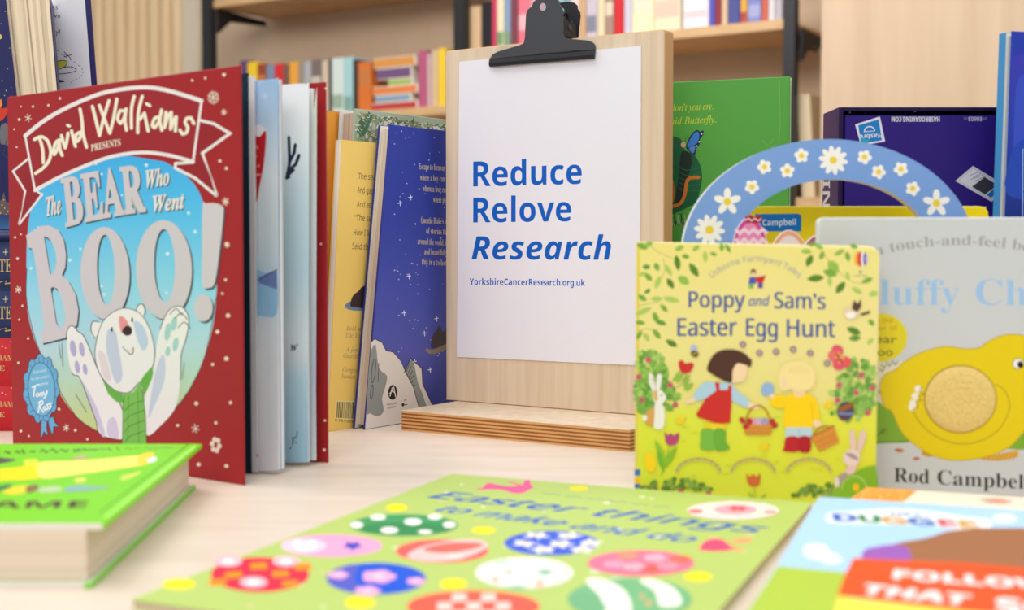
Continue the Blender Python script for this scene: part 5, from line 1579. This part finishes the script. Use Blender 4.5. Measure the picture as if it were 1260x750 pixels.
    a.poly(smooth(c4([(130, 270), (160, 270), (172, 320), (165, 378), (126, 380), (128, 320)]), 3), W); a.poly(smooth(c4([(120, 215), (150, 210), (178, 240), (165, 270), (135, 272), (120, 245)]), 3), W); a.poly(smooth(c4([(122, 215), (138, 210), (140, 260), (124, 250)]), 3), (220, 176, 110))
    a.poly(smooth(c4([(102, 150), (118, 142), (132, 205), (122, 215), (108, 195)]), 3), W); a.poly(smooth(c4([(140, 145), (160, 150), (150, 210), (134, 212)]), 3), W); a.poly(c4([(112, 160), (120, 158), (124, 200)]), (226, 190, 196)); a.dots([(c4([(157, 236)])[0][0], c4([(157, 236)])[0][1], .9)], 1, (60, 46, 40))
    PKR, GRR = (226, 196, 186), (170, 150, 144)
    a.poly(smooth(c4([(985, 395), (1000, 388), (1012, 440), (1008, 480), (990, 470)]), 3), PKR); a.poly(smooth(c4([(1030, 400), (1050, 390), (1055, 420), (1035, 480), (1018, 482)]), 3), PKR)
    a.poly(smooth(c4([(955, 500), (985, 472), (1020, 480), (1030, 510), (1010, 545), (968, 540)]), 3), (232, 208, 200)); a.poly(smooth(c4([(965, 490), (1000, 492), (1025, 520), (990, 512)]), 3), GRR); a.poly(smooth(c4([(985, 540), (1015, 545), (1000, 580), (960, 582)]), 3), PKR); a.poly(smooth(c4([(935, 590), (975, 575), (960, 610), (940, 640), (925, 630)]), 3), GRR)
    a.poly(smooth(c4([(918, 600), (935, 600), (938, 630), (925, 640)]), 3), (230, 210, 206))
    # egg in the bush
    a.ell(*c4([(966, 305)])[0], 10.2, 12, (92, 70, 92), .3); a.poly(c4([(934, 290), (1000, 262), (1004, 285), (940, 312)]), (150, 96, 40)); a.stroke(c4([(935, 315), (1000, 318)]), 2.6, (120, 140, 186), cap=False)
    # corner badge
    a.poly(smooth(c4([(905, 690), (930, 640), (970, 600), (1030, 560), (1088, 545), (1100, 560), (1098, 690)]), 3), (130, 180, 40)); a.stroke(a.epts(*c4([(1005, 645)])[0], 15, 15, 0, 16, -pi, 0), 1.0, (190, 214, 130), cap=False); a.ell(*c4([(1012, 640)])[0], 4, 5, (240, 186, 40))
    # girl in a red pinafore
    SK, HB = (244, 212, 170), (84, 52, 40)
    BLS, RDD = (176, 206, 226), (206, 48, 42)
    a.poly(smooth(c4([(402, 185), (350, 178), (318, 205), (295, 245), (310, 260), (345, 250), (390, 225)]), 3), BLS); a.poly(smooth(c4([(297, 245), (270, 250), (258, 262), (285, 272), (308, 260)]), 3), SK)
    a.poly(smooth(c4([(462, 185), (490, 215), (548, 262), (545, 290), (510, 282), (462, 250)]), 3), BLS); a.poly(smooth(c4([(540, 265), (575, 275), (590, 290), (565, 298), (542, 288)]), 3), SK)
    a.poly(c4([(395, 180), (465, 182), (462, 240), (390, 240)]), BLS)
    a.poly(c4([(392, 178), (412, 180), (414, 212), (448, 212), (452, 190), (466, 192), (466, 250), (460, 355), (410, 362), (318, 332), (310, 318), (352, 250), (398, 215)]), RDD)
    a.poly(c4([(345, 355), (440, 362), (436, 395), (350, 390)]), (240, 206, 40))
    a.poly(smooth(c4([(335, 385), (385, 385), (390, 440), (388, 475), (330, 472), (330, 430)]), 3), (126, 184, 66)); a.poly(smooth(c4([(388, 388), (438, 388), (440, 440), (458, 470), (395, 476)]), 3), (112, 172, 58))
    a.poly(smooth(c4([(465, 120), (500, 90), (530, 105), (534, 140), (520, 170), (480, 182), (462, 170)]), 4), SK)
    a.poly(smooth(c4([(358, 118), (385, 60), (430, 36), (490, 38), (535, 62), (548, 100), (520, 100), (490, 96), (470, 130), (465, 178), (420, 165), (378, 140)]), 4), HB)
    a.ell(*c4([(545, 92)])[0], 2.6, 5.4, HB, .1, 10)
    # basket with a red bow
    def basket(x, y, w, h, rot, handle):
        p = c4([(x, y)])[0]
        q = lambda pts: [(p[0] + (u * cos(rot) - v * sin(rot)), p[1] + (u * sin(rot) + v * cos(rot))) for u, v in pts]
        a.stroke(q([(w * .42 * cos(t), -h * .2 - handle * sin(t)) for t in [k * pi / 12 for k in range(13)]]), 2.0, (188, 122, 50))
        a.poly(q([(-w / 2, -h / 2), (w / 2, -h / 2), (w * .42, h / 2 - 1), (-w * .42, h / 2 - 1)]), (214, 142, 56)); a.stroke(q([(-w / 2, -h / 2), (w / 2, -h / 2)]), 2.0, (180, 104, 40))
        for k in (-.1, .2): a.stroke(q([(-w * .46, h * k), (w * .46, h * k)]), .7, (180, 110, 46), k > -.1, False)
    basket(582, 385, 37, 16, 0, 26)
    for x in (560, 585, 612): a.ell(*c4([(x, 350)])[0], 4.6, 4.6, {560: (220, 150, 160), 585: (200, 170, 200), 612: (170, 150, 190)}[x], n=12)
    for x, y in ((512, 345), (530, 372), (545, 350), (645, 352), (655, 368)): a.ell(*c4([(x, y)])[0], 4.6, 3.4, (186, 50, 48), x * .1, 8)
    # boy in a yellow jumper, seen from behind
    a.poly(smooth(c4([(703, 240), (655, 235), (632, 240), (640, 280), (690, 292)]), 3), (250, 208, 16)); a.poly(smooth(c4([(625, 240), (640, 225), (655, 236), (648, 250)]), 3), SK)
    a.poly(smooth(c4([(595, 210), (606, 185), (632, 180), (652, 196), (648, 225), (622, 238), (600, 230)]), 3), (150, 180, 216))
    a.poly(smooth(c4([(700, 245), (740, 228), (790, 228), (828, 244), (848, 290), (850, 350), (824, 352), (818, 378), (700, 380), (698, 300)]), 3), (250, 208, 16)); a.stroke(smooth(c4([(815, 270), (822, 310), (820, 350)]), 3, False), .8, (216, 166, 20), cap=False)
    a.poly(c4([(704, 376), (818, 376), (820, 420), (702, 418)]), (186, 210, 220)); a.stroke(c4([(760, 380), (762, 420)]), .8, (140, 166, 190), cap=False)
    a.poly(smooth(c4([(706, 420), (758, 420), (760, 480), (692, 480), (696, 465)]), 3), (190, 36, 44)); a.poly(smooth(c4([(762, 420), (810, 420), (810, 482), (762, 480)]), 3), (176, 30, 40))
    a.poly(smooth(c4([(735, 190), (790, 195), (780, 238), (742, 238)]), 3), (240, 206, 156))
    a.poly(smooth(c4([(670, 160), (690, 105), (740, 86), (800, 92), (832, 140), (826, 195), (790, 215), (730, 208), (685, 215)]), 4), (244, 222, 150)); a.poly(smooth(c4([(690, 200), (685, 160), (700, 150), (708, 200)]), 3), SK)
    for k in range(6): a.stroke(smooth(c4([(720 + k * 16, 100 + abs(k - 2.5) * 6), (728 + k * 14, 120), (716 + k * 18, 140)]), 3, False), .6, (226, 190, 110), k > 0, False)
    a.poly(smooth(c4([(825, 345), (855, 350), (858, 370), (832, 376)]), 3), SK)
    basket(880, 430, 32, 22, -.45, 12)
fy, _ = board_book('board_book', pl, po, 0.015, (240, 230, 146), (240, 232, 180), 'yellow farmyard board book with two children hunting eggs, standing left of the big chick', poppy_art)

# ================================================================ GREY BOARD BOOK WITH A FLUFFY CHICK
cA, cB = ground(1004.5, 606), ground(1262, 610)
cp = vplane(cA, cB, 0.012)
ctl = cp.hit(1007, 267.5)
ctr = cp.hit(1262, 265.5)
cw = 0.2
co_ = round_poly([(0, 0), (cw, 0), (cw, ctl[1]), (0, ctl[1])], [.002, .006, .006, .004], 4)
GREY = (203, 206, 204)
HCX, HCY = 1181.7, 490.8
def chick_art(a):
    k5 = a.conv(1000, 250, 3.75); k6 = a.conv(1000, 430, 3.946)
    arc = smooth([(1078, 314), (1110, 307.5), (1140, 303.5), (1170, 301.5), (1200, 302), (1230, 304.5), (1262, 309), (1292, 316)], 4, False)
    a.text('a touch-and-feel book', 'S:-.004', arc, 12.6, (160, 160, 156))
    LB = (158, 194, 226)
    for t, x0, x1 in (('F', 1058, 1079), ('luffy', 1083, 1180.5), ('Ch', 1200.5, 1264), ('ick', 1268, 1316)):
        a.text(t, 'S:-.005', [(x0, 374.5), (x1, 375.5)], 31, LB, (0, -1))
    # badge
    a.ell(1083, 415, 33.5, 30, (224, 208, 40), n=30)
    a.text('from the', 'N', [(1062, 398.5), (1099, 396.5)], 5.8, (200, 120, 50), (0, -1)); a.text('creator of', 'N', [(1056, 407.5), (1104.6, 405.5)], 5.8, (200, 120, 50), (0, -1)); a.text('Dear', 'R', [(1062, 421), (1103.6, 422)], 10, (70, 70, 50), (0, -1)); a.text('Zoo', 'R', [(1068, 437), (1098.5, 437.6)], 10, (70, 70, 50), (0, -1))
    GB, OUTL = (128, 172, 52), (70, 100, 40)
    a.poly(smooth(k6([(180, 260), (310, 250), (340, 270), (380, 290), (430, 390), (470, 445), (360, 452), (180, 452)]), 3), GB); a.stroke(smooth(k6([(300, 430), (350, 380), (330, 410), (365, 385)]), 3, False), .8, OUTL, cap=False); a.stroke(k6([(300, 450), (470, 446)]), 1, OUTL, cap=False)
    a.poly(smooth(k6([(940, 480), (980, 450), (1040, 395), (1180, 380), (1250, 480)]), 3), GB)
    a.poly(smooth(k6([(320, 70), (345, 62), (400, 70), (430, 50), (440, 80), (400, 160), (370, 260), (340, 270), (318, 220)]), 3), (226, 220, 186))
    for x, y in ((335, 100), (345, 82), (372, 74), (400, 68), (330, 210)):
        a.stroke(smooth(k6([(x - 14, y - 14), (x, y + 4), (x + 12, y - 10)]), 3, False), 1.0, (84, 80, 70), cap=False)
    a.poly(smooth(k6([(395, 485), (420, 478), (445, 490), (420, 498)]), 3), (190, 110, 60)); a.poly(smooth(k6([(485, 528), (505, 520), (523, 530), (500, 536)]), 3), (190, 110, 60))
    a.poly(k6([(530, 490), (600, 515), (560, 520), (530, 510)]), (206, 150, 40)); a.poly(k6([(800, 530), (930, 500), (1000, 485), (1000, 520), (900, 540)]), (222, 170, 60))
    for k in range(8): a.stroke(k6([(830 + k * 20, 538), (850 + k * 20, 500)]), .8, (180, 116, 40), k > 0, False)
    CH = (230, 204, 14)
    body = smooth([(1083, 476), (1088, 462), (1101, 455), (1111.5, 446), (1124, 438), (1140, 431), (1164, 426), (1184, 428.5), (1203, 428), (1216, 420), (1230, 413.5), (1246, 411), (1264, 414), (1280, 424), (1290, 440), (1292, 458), (1284, 478), (1276, 500), (1268, 520), (1258, 533), (1241, 550), (1212, 562), (1176, 566), (1150, 561), (1130, 550), (1110, 532), (1097, 506), (1088, 500)], 4)
    a.poly(body, CH); a.stroke(body, 1.1, (190, 160, 40), cap=False, closed=True)
    a.stroke(smooth(k6([(885, 165), (930, 195), (956, 255), (945, 320), (900, 390), (820, 440), (730, 457), (640, 440), (560, 395), (505, 330), (482, 290)]), 4, False), 1.2, (172, 146, 36), cap=False)
    for x, y in ((512, 190), (498, 225), (488, 258), (482, 278)):
        a.ell(*k6([(x, y)])[0], 4.6, 4.4, (244, 238, 220), n=12)
    a.stroke(smooth(k6([(535, 175), (520, 200), (540, 215), (512, 225), (528, 245), (500, 252), (512, 275), (486, 290)]), 3, False), .9, (120, 100, 50), cap=False)
    a.ell(*k6([(998, 68)])[0], 7, 6.4, (240, 236, 230)); a.ell(*k6([(1008, 72)])[0], 3.6, 4.2, (28, 26, 26)); a.stroke(a.epts(*k6([(998, 68)])[0], 7, 6.4, 0, 16), .8, (110, 96, 40), cap=False)
    a.poly(smooth([(1290, 440), (1312, 448), (1291, 458)], 3), (236, 140, 40))
    a.ell(HCX, HCY, 45.2, 42.2, (176, 142, 40), n=36)  # brown rim: shade of the patch's recess painted on, no hole modelled
    a.text('Rod', 'S:-.004', [(1100, 592.5), (1143.5, 594.8)], 17.4, (64, 60, 58), (0, -1)); a.text('Campbell', 'S:-.004', [(1153.5, 595.4), (1268, 601.6)], 17.4, (64, 60, 58), (0, -1))
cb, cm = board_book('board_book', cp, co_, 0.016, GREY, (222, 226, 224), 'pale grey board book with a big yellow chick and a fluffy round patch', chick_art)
# the fluffy patch set in the cover
m = MB()
cu, cv = cp.hit(HCX, HCY)
ru, rv = cp.hit(HCX + 43.4, HCY)[0] - cu, cv - cp.hit(HCX, HCY + 40.4)[1]
rings, segs = 26, 72
grid = []
for i in range(rings + 1):
    t = i / rings
    row = []
    for j in range(segs):
        an = 2 * pi * j / segs
        u, v = cu + ru * t * cos(an), cv + rv * t * sin(an)
        h = 0.0022 * (1 - t ** 6) + 0.0002
        h += (noise.noise(Vector((u * 420, v * 420, 0))) * .0005 + noise.noise(Vector((u * 1100, v * 1100, 3))) * .0003) * (1 - t ** 10)
        row.append((u, v, max(h, .0003)))
    grid.append(row)
for i in range(rings):
    for j in range(segs):
        q = (j + 1) % segs
        p4 = [grid[i][j], grid[i + 1][j], grid[i + 1][q], grid[i][q]]
        cs = []
        for u, v, h in p4:
            k = noise.noise(Vector((u * 500, v * 500, 7))) * .5 + .5
            cs.append(mixc((222, 188, 104), (240, 216, 144), k))
        if i == 0:
            m.face([cp.at(*p4[0]), cp.at(*p4[1]), cp.at(*p4[2])], cs[:3])
        else:
            m.face([cp.at(*p) for p in p4], cs)
tag(m.build('fluffy_patch', FLUFF, cb), 'fluffy straw yellow patch')

# ================================================================ BASKET SHAPED BOARD BOOK WITH A DAISY HANDLE
aY = 1.035
ap = vplane((0.13, aY, 0), (0.34, aY, 0))
ATH = 0.011
CXA, CYA, RX, RY = 1020, 312, 180.5, 141
CXI, RXI, RYI = 1026, 122, 91.5
bk = thing('basket_book', ap.at(*ap.hit(1020, 590), -.005), 'basket shaped board book with a blue daisy handle arching up behind the yellow farmyard book', 'book')
bk.location.z = 0
ABL = (126, 164, 220)
m = MB()
no = 48
oo = [(CXA - RX * cos(pi * k / no), CYA - RY * sin(pi * k / no)) for k in range(no + 1)]
oi = [(CXI - RXI * cos(pi * k / no), CYA - RYI * sin(pi * k / no)) for k in range(no + 1)]
O2, I2 = ap.hits(oo), ap.hits(oi)
EDGE_W = (238, 238, 236)
for k in range(no):
    f = lambda L, i, n: ap.at(L[i][0], L[i][1], n)
    m.face([f(O2, k, 0), f(I2, k, 0), f(I2, k + 1, 0), f(O2, k + 1, 0)], ABL)
    m.face([f(O2, k, -ATH), f(O2, k + 1, -ATH), f(I2, k + 1, -ATH), f(I2, k, -ATH)], ABL)
    m.face([f(O2, k, 0), f(O2, k + 1, 0), f(O2, k + 1, -ATH), f(O2, k, -ATH)], EDGE_W)
    m.face([f(I2, k, 0), f(I2, k, -ATH), f(I2, k + 1, -ATH), f(I2, k + 1, 0)], (226, 214, 178))
for L in (O2, I2):
    pass
m.face([ap.at(*O2[0], 0), ap.at(*O2[0], -ATH), ap.at(*I2[0], -ATH), ap.at(*I2[0], 0)], EDGE_W)
m.face([ap.at(*O2[-1], 0), ap.at(*O2[-1], -ATH), ap.at(*I2[-1], -ATH), ap.at(*I2[-1], 0)], EDGE_W)
a = Art(m, ap, 0.0)
a.daisy(1025.3, 197, 18, 10, .15, .20, .26); a.daisy(873, 282.6, 19, 10, .1, .20, .28)
a.daisy(895, 248, 17, 5, -pi / 2, .26, .28); a.daisy(1152.3, 249.8, 17, 5, -pi / 2, .26, .28)
for x, y in ((925.2, 229.7), (940.6, 205.2), (968.7, 210), (986.2, 191.4), (1063.6, 193.2), (1081, 211.4), (1108.5, 207.8), (1123, 231.9)):
    a.daisy(x, y, 9, 5, rng.uniform(0, 1), .40, .38)
m.build('handle', GLOSS, bk)
m = MB()
zt = ap.hit(1020, 312)[1]
m.slab(ap, [(O2[0][0], 0.0), (O2[-1][0], 0.0), (O2[-1][0], zt - .0002), (O2[0][0], zt - .0002)], -ATH, 0, (126, 164, 220), EDGE_W, bev=.0006)
m.build('basket_body', GLOSS, bk)
def egg_piece(cx, cy, rx, ry, edge, face, art=None):
    m = MB()
    p2 = ap.shift(.0002)
    o = p2.hits([(cx + rx * cos(2 * pi * k / 36) * (1 - .2 * max(0, -sin(2 * pi * k / 36)) ** 2), cy + ry * sin(2 * pi * k / 36) * (1.12 if sin(2 * pi * k / 36) < 0 else .9)) for k in range(36)])
    m.slab(p2, o, 0, 0.0028, edge, EDGE_W, bev=.0004)
    a = Art(m, p2, 0.0028)
    a.poly([(cx + rx * .82 * cos(2 * pi * k / 30) * (1 - .2 * max(0, -sin(2 * pi * k / 30)) ** 2), cy + 2 + ry * .84 * sin(2 * pi * k / 30) * (1.12 if sin(2 * pi * k / 30) < 0 else .9)) for k in range(30)], face)
    if art: art(a)
    m.build('egg', GLOSS, bk)
def pink_egg(a):
    for yy, c in ((284, (250, 214, 228)), (296, (250, 214, 228)), (308, (250, 214, 228))):
        a.stroke([(904 + k * 5.6, yy + (3 if k % 2 else -2)) for k in range(8)], 4.0, c, cap=False)
egg_piece(922, 301, 20.5, 31, (214, 76, 150), (240, 140, 184), pink_egg)
egg_piece(970, 312, 22, 26, (244, 172, 130), (244, 226, 220))
egg_piece(1006, 318, 22, 26, (186, 84, 130), (220, 160, 190))
m = MB()
a2 = ap.shift(.0031)
m.slab(a2, round_poly(ccw(a2.hits([(917, 266.5), (924, 264), (928, 267), (934, 264), (938, 268), (936, 274), (918, 274)])), .0008, 3), -.003, 0, (176, 40, 60))
a = Art(m, a2, 0); a.stroke([(917, 271), (921, 268.5), (925, 271.5), (929, 268.5), (933, 271.5), (937, 269)], 1.4, (240, 220, 224), cap=False)
m.build('bow', GLOSS, bk)

# ================================================================ YELLOW BOARD BOOK BEHIND THE BASKET
yY = 1.10
yp2 = vplane((0.18, yY, 0), (0.40, yY, 0))
L_, R_, T_ = yp2.hit(905, 300)[0], yp2.hit(1216, 300)[0], yp2.hit(1060, 253.5)[1]
YC = (240, 214, 20)
def yart(a):
    a.poly([(929, 263.2), (982, 262.6), (986, 264.5), (986, 284.5), (929, 284.5)], (20, 120, 200))
    a.text('Campbell', 'B', [(938.5, 277.5), (979.5, 276.8)], 7.6, (226, 238, 246), (0, -1))
    a.ell(1040, 330, 60, 50, (230, 150, 170)); a.stroke([(905, 254.8), (1214, 254.8)], .8, (250, 232, 90), cap=False)
board_book('board_book', yp2, round_poly([(L_, 0), (R_, 0), (R_, T_), (L_, T_)], [.002, .004, .008, .006], 4), 0.014, YC, (236, 216, 60), 'bright yellow board book with a blue author label, seen through the daisy handle', yart)

# ================================================================ GREEN BOOK BEHIND THE STAND
gR = Vector(((970 - 630) / FPX * 1.27, 1.27, 0)); gLx = Vector(((826 - 630) / FPX * 1.315, 1.315, 0))
gd = (gR - gLx).normalized()
gp = vplane(gR - gd * 0.27, gR)
gtop = gp.hit(970.5, 94)[1]
GRN = (84, 158, 64)
def monkey_art(a):
    k5 = a.conv(820, 90, 4.6875)
    YG = (196, 206, 62)
    a.text('don\u2019t you cry.', 'SI', [(825.8, 136.8), (877.8, 134.4)], 8.6, YG, (0, -1)); a.text('said Butterfly.', 'SI', [(821, 153.6), (881.4, 150.6)], 8.6, YG, (0, -1))
    a.poly(smooth(k5([(-60, 360), (30, 365), (70, 372), (95, 400), (110, 450), (160, 470), (195, 530), (206, 600), (190, 690), (150, 760), (-60, 800)]), 4), (24, 92, 58))
    a.poly(smooth(k5([(85, 460), (130, 455), (150, 500), (130, 580), (105, 680), (90, 760), (50, 760), (70, 600)]), 4), (30, 44, 40))
    for k in range(5): a.stroke(smooth(k5([(75, 540 + k * 30), (120, 560 + k * 30), (190, 545 + k * 32)]), 3, False), .6, (40, 120, 80), k > 0, False)
    a.poly(smooth(k5([(113, 428), (125, 385), (150, 345), (180, 326), (192, 336), (214, 330), (210, 360), (195, 378), (192, 410), (175, 430), (165, 472), (148, 470), (128, 448)]), 4), (34, 44, 76))
    a.poly(smooth(k5([(120, 425), (132, 390), (155, 352), (178, 336), (190, 360), (178, 400), (150, 420)]), 4), (58, 122, 200)); a.poly(smooth(k5([(130, 432), (165, 420), (160, 455), (148, 460)]), 3), (86, 130, 196))
    a.dots([(k5([(203, 350)])[0][0], k5([(203, 350)])[0][1], 1), (k5([(190, 395)])[0][0], k5([(190, 395)])[0][1], 1), (k5([(175, 420)])[0][0], k5([(175, 420)])[0][1], .9)], 1, (230, 234, 240))
    a.ell(*k5([(97, 412)])[0], 3, 3.6, (206, 164, 140)); a.stroke(smooth(k5([(105, 395), (112, 375), (126, 358)]), 3, False), .5, (40, 50, 40), cap=False)
    a.stroke(smooth(k5([(186, 600), (140, 603), (118, 625), (108, 690), (88, 742), (50, 765), (0, 762)]), 4, False), 4.2, (206, 116, 38)); a.poly(smooth(k5([(-60, 560), (20, 590), (45, 650), (40, 740), (-60, 780)]), 3), (186, 98, 34))
    for k in range(14):
        x = 826 + k * 1.4
        a.stroke([(x, 278), (x + (k % 3 - 1) * 4 - 2, 262 + (k % 4) * 2)], .8, (150, 180, 140) if k % 2 else (26, 60, 36), k > 0, False)
    for pts in ([(938, 172), (944, 178), (952, 181)], [(952, 170), (948, 177)], [(959, 98), (960, 150), (958, 172)]):
        a.stroke(smooth(pts, 3, False), .6, (112, 178, 92), cap=False)
hard_book('picture_book', gp, [(0, 0), (.27, 0), (.27, gtop), (0, gtop)], 0.010, GRN, (70, 140, 56), (214, 206, 190), 'bright green picture book with a blue butterfly, standing behind the clipboard stand on the right', 'book', monkey_art, board=.0022, lip=.002, mat=MATTE, back_extra=True, npages=5)

# ================================================================ PURPLE GAME BOX
bY = 1.20
xp = vplane(((1031 - 630) / FPX * bY, bY, 0), (0.6, bY, 0))
bw, bh, bd = 0.205, xp.hit(1031, 131.5)[1], 0.062
PUR, PURD = (44, 24, 118), (22, 14, 48)
gx = thing('game_box', xp.at(bw / 2, 0, -bd / 2), 'dark purple game box with upside down printing, standing behind the daisy handle', 'box')
m = MB()
# outer lid: rim standing 3 mm proud around the sunk base
th = 0.0035
m.slab(xp, [(0, 0), (bw, 0), (bw, bh), (0, bh)], -bd, -bd + .002, PUR, PUR)
for q in ([(0, 0), (th, 0), (th, bh), (0, bh)], [(bw - th, 0), (bw, 0), (bw, bh), (bw - th, bh)], [(th, bh - th), (bw - th, bh - th), (bw - th, bh), (th, bh)], [(th, 0), (bw - th, 0), (bw - th, th), (th, th)]):
    m.slab(xp, q, -bd + .002, 0.0, (30, 18, 62), (52, 28, 76), bev=.0006)
# printed side of the lid
lp = Plane(xp.at(0, 0, -bd), Vector((0, -1, 0)), ZV, Vector((-1, 0, 0)))
m.face([lp.at(.001, .001, .0004), lp.at(bd - .001, .001, .0004), lp.at(bd - .001, bh - .001, .0004), lp.at(.001, bh - .001, .0004)], (66, 36, 96))
a = Art(m, lp, .0005)
a.text('IN', 'B', [(1013.2, 221), (1013.2, 255)], 8.5, (226, 220, 226), (1, 0))
a.text('G', 'B', [(1013.2, 258), (1013.2, 274)], 8.5, (226, 220, 226), (1, 0))
m.build('lid', GLOSS, gx)
m = MB()
ip = xp.shift(-.0012)
g_ = th + .0016
io = ip.hits([(1037.5, 137), (1300, 135)])
m.slab(ip, round_poly([(g_, g_), (bw - g_, g_), (bw - g_, bh - g_ - .002), (g_, bh - g_ - .002)], .002, 3), -bd + .004, 0, PUR, PUR, bev=.0008)
a = Art(m, ip, 0)
WT = (222, 220, 230)
a.text('HASBROGAMING.COM', 'B', [(1156.3, 143.4), (1097, 143.4)], 6.2, WT, (0, 1)); a.text('E6603', 'B', [(1208, 143.6), (1191.5, 143.6)], 5.2, (190, 186, 206), (0, 1)); a.text('0219', 'N', [(1214.5, 144.4), (1209, 144.4)], 2.8, (170, 166, 190), (0, 1)); a.text('102', 'N', [(1190.4, 144.4), (1186, 144.4)], 2.8, (170, 166, 190), (0, 1))
k6 = a.conv(1010, 120, 5.0)
a.poly(k6([(211, 165), (363, 116), (396, 270), (240, 296), (240, 270)]), WT); a.poly(k6([(230, 170), (356, 134), (376, 262), (248, 284)]), (30, 124, 196)); a.poly(k6([(240, 240), (300, 262), (290, 280), (248, 284)]), (50, 160, 190))
a.stroke(a.epts(*k6([(300, 206)])[0], 6.2, 5.6, -.1, 14, pi, 2 * pi), 1.4, WT); a.stroke(k6([(264, 210), (332, 205)]), .8, WT, cap=False)
a.text('Hasbro', 'B', k6([(378, 220), (236, 228)]), 5.6, WT, (-.05, 1))
a.poly(k6([(936, 420), (828, 512), (1050, 640), (1160, 556)]), (206, 204, 212)); a.poly(k6([(938, 432), (846, 510), (1048, 626), (1140, 556)]), (176, 174, 186)); a.poly(k6([(938, 436), (852, 510), (1046, 622), (1134, 556)]), (214, 212, 220))
a.poly(k6([(1008, 488), (930, 548), (1010, 596), (1088, 538)]), (60, 58, 70)); a.poly(k6([(1088, 540), (1020, 598), (1046, 616), (1130, 556)]), (30, 110, 190))
for k in range(4): a.stroke(k6([(916 + k * 3 + 18 * (k % 2), 490 + k * 12 - 10), (975 + k * 12, 455 + k * 10)]), .7, (110, 108, 120), k > 0, False)
a.stroke(k6([(140, 78), (300, 72)]), .5, (150, 140, 180), cap=False); a.dots([k6([(146, 75)])[0] + (1.2,), k6([(300, 76)])[0] + (.6,), k6([(580, 84)])[0] + (.8,), k6([(835, 76)])[0] + (.8,), k6([(180, 92)])[0] + (.5,)], 1, (190, 184, 206))
m.build('base', GLOSS, gx)

# ================================================================ BLUE BOOK AT THE RIGHT EDGE
uY = 1.135
uA = Vector(((1222 - 630) / FPX * uY, uY, 0))
up_ = vplane(uA, uA + Vector((1, 0.30, 0)))
tl_, ml_ = up_.hit(1246, 38), up_.hit(1238, 265)
sl = (tl_[0] - ml_[0]) / (tl_[1] - ml_[1])
b_u = ml_[0] - sl * ml_[1]
uo = [(b_u, 0), (b_u + .2, 0), (tl_[0] + .2, tl_[1]), tl_]
def blue2(a):
    a.grad([(1247, 39), (1400, 30), (1400, 500), (1225, 500)], [(40, (66, 60, 176)), (150, (40, 62, 172)), (200, (30, 60, 160)), (265, (22, 44, 130)), (400, (30, 50, 140))], 12)
    a.poly(smooth([(1250, 110), (1262, 90), (1290, 80), (1300, 150), (1262, 190), (1248, 200)], 3), (56, 78, 190))
    a.poly(smooth([(1244, 190), (1262, 170), (1300, 180), (1300, 240), (1240, 240)], 3), (36, 72, 176))
    a.stroke([(1258, 300), (1258.5, 184), (1330, 182)], 1.2, (150, 180, 210), cap=False)
hb = hard_book('hardback_book', up_, uo, 0.0185, (40, 60, 170), (70, 144, 200), (150, 162, 182), 'tall deep blue hardback with a light blue back board, tilted at the right edge', 'book', blue2, board=.0026, lip=.003, mat=GLOSS, npages=5, back_board=.0095)
